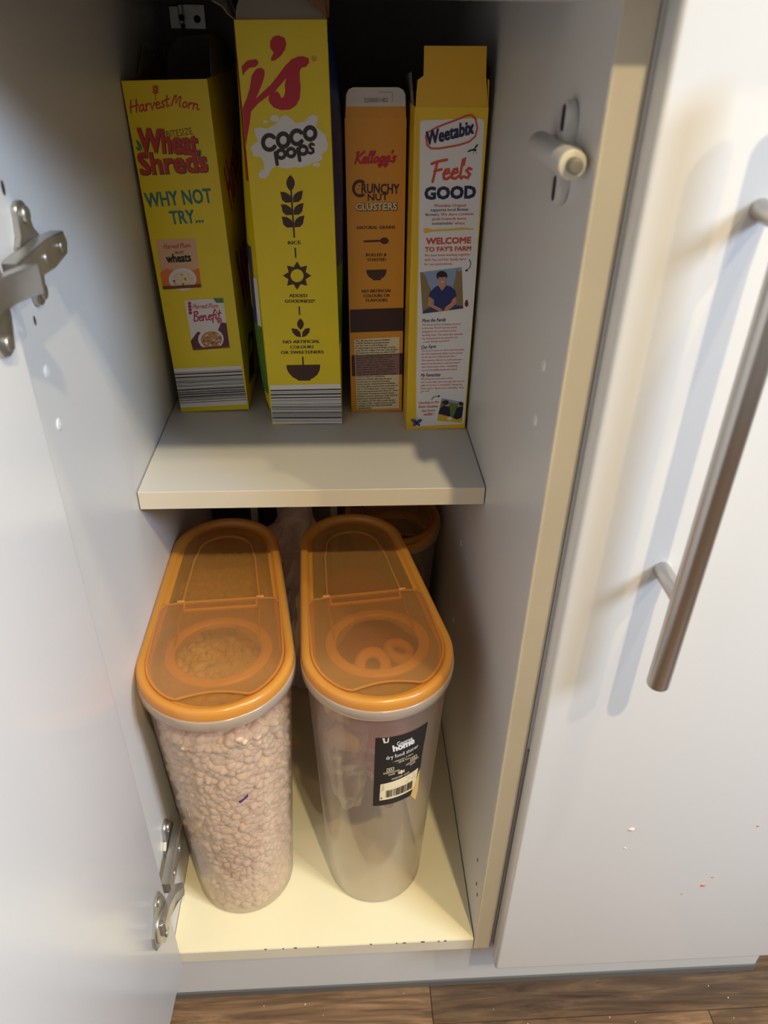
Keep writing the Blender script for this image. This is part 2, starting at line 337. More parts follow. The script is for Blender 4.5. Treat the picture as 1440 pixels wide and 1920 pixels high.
def build_prints(items, parent, surf, clip=None):
    """items follow PRINTS; surf(u, v, lift) -> point in the parent's frame"""
    tx = [(i, it) for i, it in enumerate(items) if it[0] == 'T']; ms = make_texts([(it[5], it[9], it[10]) for _, it in tx]); tm = {i: m for (i, _), m in zip(tx, ms)}
    G = {}
    cnt = [0]
    def add(name, col, polys_v, polys_f, lay, step=0):
        cnt[0] = (cnt[0]+1) % 6
        g = G.setdefault(name, ([], [], [], [])); b0 = len(g[0])
        for iv, (u, v) in enumerate(polys_v):
            if clip: u = min(max(u, clip[0]), clip[1])
            g[0].append(surf(u, v, lay*.13+.04+cnt[0]*.02+iv*step))
        g[1].extend([tuple(b0+k for k in f) for f in polys_f])
        if col not in g[2]: g[2].append(col)
        g[3].extend([g[2].index(col)]*len(polys_f))
    for i, it in enumerate(items):
        k, b, name, col, lay = it[:5]
        if k == 'P': pts = it[5]; add(name, col, pts, [tuple(range(len(pts)))], lay)
        elif k == 'S':
            Vr, Fr = ribbon(it[5], it[6])
            if Fr: add(name, col, Vr, Fr, lay, .0025)
        else:
            V, F = tm[i]
            if not V: continue
            A, C, h = Vector(it[6]), Vector(it[7]), it[8]
            xs = [v[0] for v in V]; x0, x1 = min(xs), max(xs); d = C-A; e = d.normalized(); n = Vector((-e.y, e.x)); sx = d.length/max(x1-x0, 1e-6); sy = h/.72
            f = lambda q: tuple(A+e*((q[0]-x0)*sx)+n*(q[1]*sy))
            wt = it[9]*h/.72
            for dx, dy in (((0, 0),) if wt < .004 else ((-1.5, 0), (1.5, 0)) if h < 3.5 else ((-1, -1), (1, -1), (1, 1), (-1, 1), (0, 0))):
                add(name, col, [(f(q)[0]+dx*wt, f(q)[1]+dy*wt) for q in V], F, lay)
            if it[11]:
                for dx, dy in ((-1, -1), (1, -1), (1, 1), (-1, 1)): add(name, it[11], [(f(q)[0]+dx*(wt+.45)+.35, f(q)[1]+dy*(wt+.45)-.35) for q in V], F, lay-1)
    for name, (V, F, cols, mi) in G.items():
        pyobj(name, V, F, [ink(c) for c in cols], parent, False, mi)['kind'] = 'stuff'
PRINTS = json.loads(r'''[
["S",1,"brush_lettering","red",1,[[3.44,283.63],[5.15,293.4]],1.15],
["S",1,"brush_lettering","red",1,[[8.27,284.27],[9.98,294.04]],1.15],
["S",1,"brush_lettering","red",1,[[3.19,287.89],[10.77,289.85]],1.15],
["S",1,"brush_lettering","red",1,[[15.0,289.45],[13.2,289.69],[11.25,287.52],[11.3,285.14],[12.88,284.87],[14.87,287.52]],1.15],
["S",1,"brush_lettering","red",1,[[15.24,289.96],[14.56,286.05],[15.57,285.23],[16.48,286.11]],1.15],
["S",1,"brush_lettering","red",1,[[17.39,290.24],[17.07,285.42]],1.15],
["S",1,"brush_lettering","red",1,[[17.48,288.34],[18.89,290.44],[20.38,290.35]],1.15],
["S",1,"brush_lettering","red",1,[[20.59,290.37],[21.46,290.58],[22.22,286.1],[24.69,291.2],[25.41,290.82]],1.15],
["S",1,"brush_lettering","red",1,[[25.82,288.96],[28.98,290.14],[28.55,291.71],[26.93,291.3],[25.82,288.96],[26.32,286.93],[28.02,286.86],[29.92,288.26]],1.15],
["S",1,"brush_lettering","red",1,[[33.57,291.89],[32.1,292.17],[30.94,290.88],[32.96,289.23],[31.99,287.39],[30.09,287.71]],1.15],
["S",1,"brush_lettering","red",1,[[36.43,296.56],[35.06,288.74],[35.85,287.89],[37.3,288.85]],1.15],
["S",1,"brush_lettering","red",1,[[34.06,292.91],[37.96,293.9]],1.15],
["S",1,"brush_lettering","red",1,[[39.08,288.9],[42.99,295.93],[44.23,296.16],[42.96,290.02],[46.85,295.23],[48.14,295.0],[45.84,288.6],[46.8,287.52]],1.15],
["S",1,"brush_lettering","red",1,[[51.47,291.22],[49.57,290.47],[48.58,288.56],[49.58,287.02],[51.7,287.73],[52.72,289.73],[51.47,291.22]],1.15],
["S",1,"brush_lettering","red",1,[[54.9,290.61],[53.23,286.36]],1.15],
["S",1,"brush_lettering","red",1,[[54.44,288.87],[56.4,290.34],[57.8,289.82]],1.15],
["S",1,"brush_lettering","red",1,[[58.65,289.94],[56.98,285.69]],1.15],
["S",1,"brush_lettering","red",1,[[57.98,288.24],[60.26,289.65],[61.38,288.99],[60.42,285.98],[61.16,284.94],[62.28,285.47]],1.15],
["S",1,"printed_emblem","red",1,[[26.17,293.21],[27.92,302.75]],0.55],
["P",1,"printed_emblem","red",1,[[26.98,297.6],[26.94,298.26],[26.75,298.8],[26.44,299.26],[26.0,299.61],[25.43,299.88],[24.72,300.04],[24.75,299.38],[24.94,298.83],[25.25,298.38],[25.7,298.02],[26.26,297.75]]],
["P",1,"printed_emblem","red",1,[[26.98,297.6],[27.75,297.72],[28.41,297.97],[28.98,298.3],[29.45,298.74],[29.84,299.28],[30.12,299.93],[29.35,299.8],[28.69,299.56],[28.12,299.22],[27.65,298.79],[27.26,298.25]]],
["P",1,"printed_emblem","red",1,[[27.34,299.58],[27.31,300.24],[27.12,300.78],[26.8,301.24],[26.36,301.59],[25.8,301.86],[25.08,302.01],[25.12,301.36],[25.31,300.81],[25.62,300.36],[26.06,300.0],[26.63,299.74]]],
["P",1,"printed_emblem","red",1,[[27.34,299.58],[28.11,299.71],[28.77,299.95],[29.34,300.29],[29.81,300.72],[30.2,301.26],[30.48,301.9],[29.71,301.78],[29.05,301.54],[28.48,301.2],[28.01,300.77],[27.62,300.23]]],
["P",1,"printed_emblem","red",1,[[27.71,301.56],[27.67,302.22],[27.48,302.76],[27.17,303.21],[26.73,303.57],[26.16,303.83],[25.45,303.98],[25.49,303.33],[25.67,302.79],[25.99,302.34],[26.43,301.98],[26.99,301.72]]],
["P",1,"printed_emblem","red",1,[[27.71,301.56],[28.47,301.69],[29.13,301.93],[29.7,302.26],[30.17,302.7],[30.56,303.23],[30.83,303.88],[30.07,303.75],[29.41,303.51],[28.84,303.18],[28.37,302.74],[27.98,302.21]]],
["P",1,"printed_emblem","red",1,[[27.78,301.96],[28.28,302.41],[28.59,302.87],[28.75,303.32],[28.76,303.79],[28.61,304.25],[28.28,304.72],[27.79,304.27],[27.48,303.81],[27.31,303.35],[27.31,302.89],[27.45,302.43]]],
["T",1,"lettering","brown",1,"BITESIZE",[31.04,263.82],[53.82,266.25],5.53,0.0,0,0],
["T",1,"lettering","red",3,"Wheat",[5.34,253.76],[56.07,250.4],18.88,0.024,0,"dkgreen"],
["T",1,"lettering","red",3,"Shreds",[2.65,235.07],[62.52,236.23],17.7,0.024,0,"dkgreen"],
["P",1,"printed_emblem","green",1,[[7.37,254.57],[7.56,256.35],[7.41,257.97],[6.97,259.47],[6.25,260.84],[5.25,262.08],[3.91,263.17],[3.71,261.41],[3.86,259.8],[4.29,258.3],[5.01,256.93],[6.02,255.67]]],
["P",1,"printed_emblem","green",1,[[55.34,245.64],[56.71,246.79],[57.73,248.04],[58.47,249.36],[58.92,250.76],[59.1,252.23],[58.94,253.78],[57.59,252.64],[56.58,251.4],[55.83,250.09],[55.37,248.69],[55.19,247.21]]],
["P",1,"printed_emblem","green",1,[[6.27,253.74],[6.11,254.79],[5.73,255.64],[5.16,256.31],[4.4,256.81],[3.45,257.14],[2.28,257.26],[2.43,256.2],[2.81,255.36],[3.38,254.68],[4.14,254.18],[5.09,253.86]]],
["P",1,"printed_emblem","green",1,[[55.68,244.76],[57.06,244.88],[58.29,245.23],[59.4,245.76],[60.38,246.48],[61.24,247.39],[61.94,248.53],[60.57,248.41],[59.34,248.06],[58.24,247.53],[57.26,246.8],[56.4,245.9]]],
["T",1,"lettering","teal",1,"WHY NOT",[2.57,206.98],[63.03,209.51],12.54,0.0188,0,0],
["T",1,"lettering","teal",1,"TRY...",[22.33,191.41],[52.19,192.47],11.89,0.0188,0,0],
["P",1,"pictured_packet","peach",1,[[5.54,177.96],[42.5,177.85],[41.21,132.63],[4.32,131.75]]],
["P",1,"pictured_packet","orange",2,[[4.0,147.21],[10.89,151.55],[18.41,147.77],[27.47,150.02],[34.86,148.27],[41.87,150.59],[41.21,132.63],[4.32,131.75]]],
["S",1,"pictured_packet","red",2,[[11.26,169.51],[12.48,174.0]],0.5],
["S",1,"pictured_packet","red",2,[[13.29,169.56],[14.52,174.05]],0.5],
["S",1,"pictured_packet","red",2,[[11.38,171.52],[14.62,172.05]],0.5],
["S",1,"pictured_packet","red",2,[[16.36,171.65],[15.63,171.85],[14.7,170.94],[14.6,169.82],[15.24,169.61],[16.2,170.76]],0.5],
["S",1,"pictured_packet","red",2,[[16.49,171.88],[16.0,170.08],[16.37,169.65],[16.8,170.01]],0.5],
["S",1,"pictured_packet","red",2,[[17.39,171.9],[17.01,169.66]],0.5],
["S",1,"pictured_packet","red",2,[[17.33,171.01],[18.02,171.92],[18.64,171.8]],0.5],
["S",1,"pictured_packet","red",2,[[18.73,171.8],[19.1,171.86],[19.18,169.72],[20.47,171.99],[20.75,171.77]],0.5],
["S",1,"pictured_packet","red",2,[[20.82,170.88],[22.19,171.27],[22.1,172.03],[21.4,171.92],[20.82,170.88],[20.92,169.9],[21.62,169.79],[22.49,170.35]],0.5],
["S",1,"pictured_packet","red",2,[[24.19,171.86],[23.59,172.07],[23.05,171.52],[23.8,170.65],[23.3,169.83],[22.53,170.08]],0.5],
["S",1,"pictured_packet","red",2,[[25.62,173.91],[24.64,170.32],[24.93,169.88],[25.58,170.25]],0.5],
["S",1,"pictured_packet","red",2,[[24.45,172.32],[26.11,172.59]],0.5],
["S",1,"pictured_packet","red",2,[[27.01,169.93],[28.12,173.75],[28.61,173.99],[28.52,170.87],[29.75,173.8],[30.29,173.81],[29.8,170.46],[30.27,170.02]],0.5],
["S",1,"pictured_packet","red",2,[[31.92,172.3],[31.2,171.74],[30.93,170.71],[31.45,170.05],[32.26,170.61],[32.54,171.69],[31.92,172.3]],0.5],
["S",1,"pictured_packet","red",2,[[33.37,172.34],[32.99,170.1]],0.5],
["S",1,"pictured_packet","red",2,[[33.31,171.44],[34.01,172.35],[34.62,172.24]],0.5],
["S",1,"pictured_packet","red",2,[[34.96,172.38],[34.57,170.14]],0.5],
["S",1,"pictured_packet","red",2,[[34.8,171.48],[35.64,172.4],[36.14,172.19],[35.96,170.62],[36.34,170.19],[36.76,170.56]],0.5],
["T",1,"pictured_packet","dark",2,"FRUIT",[21.19,164.25],[29.82,164.49],2.51,0.0075,0,0],
["T",1,"pictured_packet","dark",2,"wheats",[12.28,156.55],[35.26,157.34],8.05,0.03,0,0],
["P",1,"pictured_packet","white",3,[[37.68,140.0],[36.51,136.68],[34.15,133.72],[30.81,131.42],[26.82,129.99],[22.59,129.59],[18.54,130.26],[15.06,131.93],[12.52,134.43],[11.15,137.5],[11.07,140.85],[12.29,144.13],[14.69,147.04],[18.01,149.3],[21.94,150.69],[26.11,151.08],[30.11,150.43],[33.55,148.81],[36.11,146.37],[37.54,143.33]]],
["P",1,"pictured_packet","cream",4,[[35.04,139.56],[33.73,136.45],[30.97,133.84],[27.17,132.16],[22.93,131.67],[18.9,132.43],[15.7,134.34],[13.82,137.09],[13.54,140.25],[14.89,143.35],[17.66,145.92],[21.42,147.56],[25.61,148.05],[29.6,147.31],[32.8,145.44],[34.71,142.72]]],
["P",1,"pictured_packet","brown",5,[[3.76,134.37],[41.6,135.22],[41.14,132.12],[4.23,131.24]]],
["P",1,"pictured_packet","white",1,[[22.52,119.59],[60.92,120.95],[60.57,69.8],[23.41,68.33]]],
["P",1,"pictured_packet","green",2,[[50.94,120.76],[60.92,120.95],[60.8,116.17],[53.48,116.42]]],
["P",1,"pictured_packet","purple",2,[[22.23,78.02],[30.73,87.8],[40.9,84.08],[51.15,88.18],[55.47,96.31],[60.71,95.58],[60.57,69.8],[23.41,68.33]]],
["P",1,"pictured_packet","crimson",2,[[29.12,116.71],[28.4,115.52],[27.03,115.07],[25.82,115.61],[25.47,116.83],[26.2,118.01],[27.57,118.46],[28.78,117.92]]],
["P",1,"pictured_packet","crimson",2,[[28.88,113.51],[28.16,112.32],[26.78,111.86],[25.57,112.41],[25.23,113.63],[25.95,114.82],[27.32,115.27],[28.54,114.73]]],
["P",1,"pictured_packet","crimson",2,[[28.64,110.3],[27.91,109.1],[26.54,108.64],[25.32,109.19],[24.98,110.42],[25.7,111.61],[27.08,112.07],[28.29,111.52]]],
["P",1,"pictured_packet","crimson",2,[[28.4,107.07],[27.67,105.87],[26.29,105.41],[25.07,105.96],[24.72,107.2],[25.45,108.39],[26.83,108.85],[28.05,108.3]]],
["S",1,"pictured_packet","red",2,[[29.81,111.34],[31.19,116.2]],0.5],
["S",1,"pictured_packet","red",2,[[31.81,111.36],[33.19,116.22]],0.5],
["S",1,"pictured_packet","red",2,[[30.01,113.53],[33.22,114.04]],0.5],
["S",1,"pictured_packet","red",2,[[34.9,113.57],[34.19,113.8],[33.25,112.82],[33.11,111.61],[33.73,111.37],[34.72,112.59]],0.5],
["S",1,"pictured_packet","red",2,[[35.04,113.81],[34.49,111.87],[34.84,111.38],[35.27,111.78]],0.5],
["S",1,"pictured_packet","red",2,[[35.93,113.82],[35.46,111.39]],0.5],
["S",1,"pictured_packet","red",2,[[35.83,112.85],[36.55,113.82],[37.15,113.68]],0.5],
["S",1,"pictured_packet","red",2,[[37.24,113.68],[37.6,113.73],[37.6,111.41],[38.95,113.84],[39.22,113.6]],0.5],
["S",1,"pictured_packet","red",2,[[39.26,112.63],[40.62,113.03],[40.56,113.86],[39.87,113.75],[39.26,112.63],[39.32,111.57],[40.0,111.43],[40.87,112.02]],0.5],
["S",1,"pictured_packet","red",2,[[42.6,113.63],[42.02,113.87],[41.47,113.28],[42.17,112.32],[41.65,111.44],[40.9,111.72]],0.5],
["S",1,"pictured_packet","red",2,[[44.09,115.82],[42.99,111.94],[43.25,111.45],[43.9,111.85]],0.5],
["S",1,"pictured_packet","red",2,[[42.87,114.12],[44.52,114.37]],0.5],
["S",1,"pictured_packet","red",2,[[45.3,111.47],[46.53,115.6],[47.02,115.85],[46.82,112.45],[48.14,115.62],[48.67,115.62],[48.06,111.98],[48.5,111.5]],0.5],
["S",1,"pictured_packet","red",2,[[50.21,113.94],[49.48,113.35],[49.18,112.23],[49.66,111.51],[50.48,112.1],[50.79,113.26],[50.21,113.94]],0.5],
["S",1,"pictured_packet","red",2,[[51.64,113.95],[51.17,111.52]],0.5],
["S",1,"pictured_packet","red",2,[[51.54,112.98],[52.26,113.95],[52.85,113.81]],0.5],
["S",1,"pictured_packet","red",2,[[53.19,113.96],[52.73,111.53]],0.5],
["S",1,"pictured_packet","red",2,[[53.01,112.99],[53.86,113.97],[54.35,113.73],[54.11,112.03],[54.47,111.55],[54.9,111.94]],0.5],
["S",1,"pictured_packet","crimson",2,[[30.89,108.38],[29.09,98.39]],1.2],
["S",1,"pictured_packet","crimson",2,[[29.84,107.52],[33.24,108.53],[33.92,106.6],[30.44,103.61],[33.73,103.13],[32.64,99.11],[29.09,98.39]],1.2],
["S",1,"pictured_packet","crimson",2,[[34.6,101.21],[37.43,102.19],[37.19,103.85],[35.75,103.56],[34.6,101.21],[34.87,99.06],[36.33,98.86],[38.09,100.16]],1.2],
["S",1,"pictured_packet","crimson",2,[[38.88,103.96],[38.21,98.98]],1.2],
["S",1,"pictured_packet","crimson",2,[[38.61,101.97],[40.29,104.05],[41.35,103.62],[41.07,100.15],[41.88,99.22],[42.74,100.06]],1.2],
["S",1,"pictured_packet","crimson",2,[[43.72,101.8],[46.55,102.78],[46.31,104.44],[44.87,104.15],[43.72,101.8],[43.99,99.65],[45.46,99.45],[47.21,100.75]],1.2],
["S",1,"pictured_packet","crimson",2,[[51.99,108.56],[51.02,109.68],[49.81,107.63],[47.22,96.6]],1.2],
["S",1,"pictured_packet","crimson",2,[[47.47,104.02],[51.11,104.75]],1.2],
["S",1,"pictured_packet","crimson",2,[[51.67,104.78],[50.92,100.59],[51.66,99.85],[52.71,100.71]],1.2],
["S",1,"pictured_packet","crimson",2,[[52.31,106.8],[52.41,107.2]],1.2],
["S",1,"pictured_packet","crimson",2,[[55.68,108.99],[53.87,100.98],[54.49,100.03],[55.81,100.91]],1.2],
["S",1,"pictured_packet","crimson",2,[[53.34,105.39],[56.79,106.1]],1.2],
["P",1,"pictured_packet","white",3,[[55.82,79.05],[54.73,75.6],[52.46,72.52],[49.25,70.12],[45.41,68.64],[41.32,68.23],[37.39,68.94],[34.02,70.68],[31.53,73.29],[30.17,76.5],[30.07,79.99],[31.23,83.42],[33.51,86.45],[36.71,88.79],[40.5,90.23],[44.53,90.63],[48.4,89.95],[51.75,88.25],[54.25,85.7],[55.66,82.53]]],
["P",1,"pictured_packet","tan",4,[[54.14,78.55],[52.85,75.13],[50.11,72.29],[46.34,70.45],[42.1,69.91],[38.07,70.76],[34.86,72.85],[32.97,75.87],[32.67,79.33],[34.0,82.72],[36.74,85.53],[40.49,87.32],[44.67,87.85],[48.66,87.03],[51.86,84.98],[53.78,82.01]]],
["P",1,"pictured_packet","pink",3,[[52.67,95.31],[54.52,95.72],[55.76,96.38],[56.51,97.26],[56.74,98.36],[56.48,99.67],[55.61,101.24],[53.77,100.84],[52.53,100.17],[51.78,99.3],[51.55,98.2],[51.8,96.89]]],
["P",1,"pictured_packet","brown",5,[[24.93,71.12],[60.94,72.64],[60.57,69.8],[23.41,68.33]]],
["P",1,"pictured_packet","white",5,[[25.33,134.94],[24.52,134.11],[23.19,134.15],[22.66,135.02],[23.47,135.85],[24.8,135.81]]],
["P",1,"pictured_packet","cream2",5,[[31.45,142.01],[30.65,141.19],[29.32,141.23],[28.79,142.09],[29.59,142.91],[30.92,142.87]]],
["P",1,"pictured_packet","white",5,[[26.53,139.53],[25.73,138.71],[24.4,138.75],[23.87,139.62],[24.67,140.44],[26.0,140.39]]],
["P",1,"pictured_packet","cream2",5,[[24.83,136.65],[24.02,135.82],[22.69,135.87],[22.16,136.74],[22.96,137.56],[24.3,137.52]]],
["P",1,"pictured_packet","white",5,[[17.14,138.99],[16.33,138.17],[15.0,138.21],[14.48,139.08],[15.29,139.9],[16.62,139.86]]],
["P",1,"pictured_packet","tan",5,[[18.17,136.35],[17.36,135.53],[16.02,135.57],[15.5,136.44],[16.31,137.26],[17.64,137.22]]],
["P",1,"pictured_packet","cream2",5,[[20.69,144.67],[19.88,143.86],[18.56,143.9],[18.04,144.75],[18.84,145.57],[20.16,145.53]]],
["P",1,"pictured_packet","tan",5,[[24.65,139.37],[23.85,138.55],[22.52,138.59],[21.99,139.46],[22.79,140.28],[24.12,140.24]]],
["P",1,"pictured_packet","tan",5,[[29.6,134.2],[28.8,133.37],[27.46,133.42],[26.93,134.29],[27.73,135.12],[29.07,135.07]]],
["P",1,"pictured_packet","white",5,[[24.92,138.77],[24.11,137.95],[22.78,137.99],[22.25,138.86],[23.06,139.68],[24.39,139.63]]],
["P",1,"pictured_packet","white",5,[[17.75,139.14],[16.95,138.32],[15.61,138.36],[15.09,139.23],[15.9,140.05],[17.23,140.01]]],
["P",1,"pictured_packet","white",5,[[24.63,146.12],[23.83,145.31],[22.51,145.35],[21.98,146.21],[22.78,147.02],[24.11,146.98]]],
["P",1,"pictured_packet","tan",5,[[25.45,144.89],[24.65,144.07],[23.32,144.11],[22.8,144.97],[23.6,145.78],[24.92,145.74]]],
["P",1,"pictured_packet","tan",5,[[27.92,141.24],[27.12,140.42],[25.79,140.46],[25.26,141.32],[26.06,142.14],[27.39,142.1]]],
["P",1,"pictured_packet","cream2",5,[[20.91,139.9],[20.11,139.08],[18.78,139.12],[18.25,139.99],[19.06,140.81],[20.39,140.77]]],
["P",1,"pictured_packet","white",5,[[18.55,138.02],[17.75,137.19],[16.41,137.24],[15.89,138.1],[16.7,138.92],[18.03,138.88]]],
["P",1,"pictured_packet","cream2",5,[[17.73,137.2],[16.92,136.38],[15.59,136.42],[15.06,137.29],[15.87,138.11],[17.21,138.07]]],
["P",1,"pictured_packet","cream2",5,[[20.76,135.88],[19.95,135.06],[18.62,135.1],[18.09,135.97],[18.9,136.8],[20.23,136.75]]],
["P",1,"pictured_packet","tan",5,[[25.58,136.0],[24.77,135.17],[23.44,135.21],[22.91,136.08],[23.72,136.91],[25.05,136.87]]],
["P",1,"pictured_packet","cream2",5,[[32.1,144.88],[31.31,144.06],[29.98,144.11],[29.45,144.96],[30.25,145.78],[31.57,145.74]]],
["P",1,"pictured_packet","white",5,[[23.87,145.17],[23.07,144.35],[21.74,144.39],[21.22,145.25],[22.02,146.06],[23.35,146.02]]],
["P",1,"pictured_packet","cream2",5,[[34.38,141.01],[33.58,140.19],[32.25,140.23],[31.72,141.09],[32.52,141.91],[33.85,141.87]]],
["P",1,"pictured_packet","cream2",5,[[31.02,136.39],[30.21,135.56],[28.88,135.61],[28.35,136.48],[29.15,137.3],[30.48,137.26]]],
["P",1,"pictured_packet","white",5,[[29.72,144.14],[28.92,143.33],[27.6,143.37],[27.07,144.23],[27.87,145.04],[29.19,145.0]]],
["P",1,"pictured_packet","cream2",5,[[29.63,136.46],[28.83,135.63],[27.5,135.67],[26.96,136.54],[27.77,137.37],[29.1,137.32]]],
["P",1,"pictured_packet","tan",5,[[28.37,139.91],[27.57,139.09],[26.23,139.13],[25.71,140.0],[26.51,140.82],[27.84,140.78]]],
["P",1,"pictured_packet","brown2",5,[[41.4,77.49],[40.57,76.59],[39.17,76.64],[38.61,77.59],[39.44,78.49],[40.83,78.44]]],
["P",1,"pictured_packet","pink",5,[[38.9,77.01],[38.07,76.11],[36.67,76.16],[36.11,77.11],[36.95,78.01],[38.34,77.96]]],
["P",1,"pictured_packet","pink",5,[[51.86,77.06],[51.04,76.16],[49.64,76.21],[49.07,77.16],[49.89,78.06],[51.29,78.01]]],
["P",1,"pictured_packet","cream2",5,[[38.91,75.19],[38.07,74.29],[36.67,74.34],[36.11,75.3],[36.94,76.2],[38.34,76.15]]],
["P",1,"pictured_packet","cream2",5,[[52.46,83.55],[51.64,82.65],[50.24,82.7],[49.67,83.65],[50.5,84.54],[51.89,84.49]]],
["P",1,"pictured_packet","pink",5,[[44.76,77.51],[43.93,76.61],[42.53,76.66],[41.96,77.61],[42.79,78.51],[44.19,78.45]]],
["P",1,"pictured_packet","pink",5,[[51.06,76.02],[50.23,75.12],[48.83,75.17],[48.26,76.12],[49.09,77.02],[50.49,76.97]]],
["P",1,"pictured_packet","brown2",5,[[54.13,80.85],[53.31,79.95],[51.91,80.0],[51.34,80.95],[52.17,81.84],[53.56,81.79]]],
["P",1,"pictured_packet","pink",5,[[42.11,80.83],[41.28,79.94],[39.89,79.99],[39.33,80.93],[40.16,81.83],[41.55,81.78]]],
["P",1,"pictured_packet","brown2",5,[[50.45,79.23],[49.63,78.34],[48.23,78.39],[47.66,79.34],[48.49,80.23],[49.88,80.18]]],
["P",1,"pictured_packet","brown2",5,[[53.87,80.36],[53.05,79.46],[51.65,79.51],[51.08,80.46],[51.91,81.36],[53.3,81.3]]],
["P",1,"pictured_packet","brown2",5,[[37.66,74.35],[36.82,73.45],[35.42,73.5],[34.86,74.46],[35.7,75.36],[37.09,75.31]]],
["P",1,"pictured_packet","cream2",5,[[40.8,83.46],[39.98,82.56],[38.58,82.61],[38.02,83.56],[38.85,84.45],[40.24,84.4]]],
["P",1,"pictured_packet","cream2",5,[[51.82,74.28],[51.0,73.37],[49.59,73.43],[49.02,74.38],[49.85,75.28],[51.25,75.23]]],
["P",1,"pictured_packet","cream2",5,[[42.94,73.15],[42.11,72.25],[40.71,72.3],[40.14,73.25],[40.98,74.16],[42.38,74.11]]],
["P",1,"pictured_packet","brown2",5,[[44.64,74.88],[43.81,73.97],[42.41,74.03],[41.84,74.98],[42.67,75.88],[44.07,75.83]]],
["P",1,"pictured_packet","pink",5,[[37.8,79.85],[36.97,78.96],[35.57,79.01],[35.01,79.96],[35.85,80.85],[37.24,80.8]]],
["P",1,"pictured_packet","brown2",5,[[48.04,85.81],[47.22,84.92],[45.83,84.97],[45.26,85.91],[46.09,86.8],[47.48,86.75]]],
["P",1,"pictured_packet","cream2",5,[[52.22,77.9],[51.39,77.0],[49.99,77.05],[49.42,78.0],[50.25,78.9],[51.65,78.84]]],
["P",1,"pictured_packet","brown2",5,[[49.34,74.38],[48.52,73.48],[47.11,73.53],[46.54,74.48],[47.37,75.38],[48.77,75.33]]],
["P",1,"pictured_packet","brown2",5,[[36.82,77.9],[35.99,77.0],[34.59,77.05],[34.03,78.0],[34.87,78.9],[36.26,78.85]]],
["P",1,"pictured_packet","brown2",5,[[41.18,81.46],[40.35,80.56],[38.96,80.61],[38.39,81.56],[39.22,82.45],[40.62,82.4]]],
["P",1,"pictured_packet","cream2",5,[[47.11,78.55],[46.28,77.66],[44.88,77.71],[44.32,78.66],[45.15,79.55],[46.54,79.5]]],
["P",1,"pictured_packet","cream2",5,[[50.53,78.09],[49.7,77.19],[48.3,77.24],[47.73,78.19],[48.56,79.09],[49.96,79.04]]],
["P",1,"pictured_packet","brown2",5,[[37.41,77.62],[36.57,76.72],[35.18,76.77],[34.62,77.72],[35.45,78.62],[36.85,78.57]]],
["P",1,"pictured_packet","brown2",5,[[46.23,76.0],[45.4,75.1],[44.0,75.15],[43.43,76.1],[44.26,77.0],[45.66,76.95]]],
["P",1,"barcode","white",1,[[-2.68,49.03],[70.11,49.74],[71.08,6.07],[-3.5,4.83]]],
["P",1,"barcode","dark",2,[[-2.76,44.73],[70.2,45.49],[70.22,44.98],[-2.77,44.22]]],
["P",1,"barcode","dark",2,[[-2.79,43.27],[70.24,44.04],[70.27,42.67],[-2.82,41.88]]],
["P",1,"barcode","dark",2,[[-2.84,40.36],[70.3,41.17],[70.31,40.83],[-2.85,40.02]]],
["P",1,"barcode","dark",2,[[-2.86,39.58],[70.32,40.4],[70.35,39.03],[-2.89,38.19]]],
["P",1,"barcode","dark",2,[[-2.9,37.23],[70.37,38.08],[70.38,37.56],[-2.91,36.71]]],
["P",1,"barcode","dark",2,[[-2.93,35.75],[70.4,36.61],[70.41,36.1],[-2.94,35.23]]],
["P",1,"barcode","grey",2,[[-2.95,34.79],[70.42,35.67],[70.43,35.15],[-2.96,34.26]]],
["P",1,"barcode","dark",2,[[-2.97,33.83],[70.44,34.71],[70.46,33.85],[-2.98,32.95]]],
["P",1,"barcode","dark",2,[[-3.0,31.99],[70.48,32.89],[70.5,32.37],[-3.01,31.46]]],
["P",1,"barcode","grey",2,[[-3.03,30.49],[70.52,31.42],[70.54,30.55],[-3.04,29.61]]],
["P",1,"barcode","grey",2,[[-3.05,29.17],[70.55,30.11],[70.57,29.24],[-3.07,28.29]]],
["P",1,"barcode","dark",2,[[-3.1,26.74],[70.6,27.71],[70.61,27.19],[-3.11,26.21]]],
["P",1,"barcode","dark",2,[[-3.12,25.59],[70.62,26.58],[70.66,25.18],[-3.14,24.17]]],
["P",1,"barcode","dark",2,[[-3.16,23.2],[70.68,24.21],[70.7,23.33],[-3.18,22.31]]],
["P",1,"barcode","dark",2,[[-3.19,21.86],[70.71,22.89],[70.73,22.01],[-3.2,20.97]]],
["P",1,"barcode","dark",2,[[-3.22,20.35],[70.74,21.4],[70.77,19.98],[-3.24,18.92]]],
["P",1,"barcode","dark",2,[[-3.26,17.93],[70.79,19.01],[70.82,17.6],[-3.29,16.5]]],
["P",1,"barcode","dark",2,[[-3.3,15.87],[70.84,16.98],[70.86,16.09],[-3.31,14.97]]],
["P",1,"barcode","dark",2,[[-3.33,13.98],[70.88,15.11],[70.89,14.76],[-3.34,13.62]]],
["P",1,"barcode","grey",2,[[-3.35,13.17],[70.9,14.31],[70.92,13.42],[-3.36,12.27]]],
["P",1,"barcode","grey",2,[[-3.39,10.69],[70.95,11.86],[70.97,10.96],[-3.41,9.78]]],
["P",2,"printed_panel","crimsonlogo",1,[[34.0,342.14],[38.79,340.33],[39.88,336.13],[38.14,331.91],[34.25,327.67],[29.75,325.0],[26.87,324.65],[26.58,326.25],[29.19,330.14],[26.66,333.78],[27.03,337.99],[29.7,341.21]]],
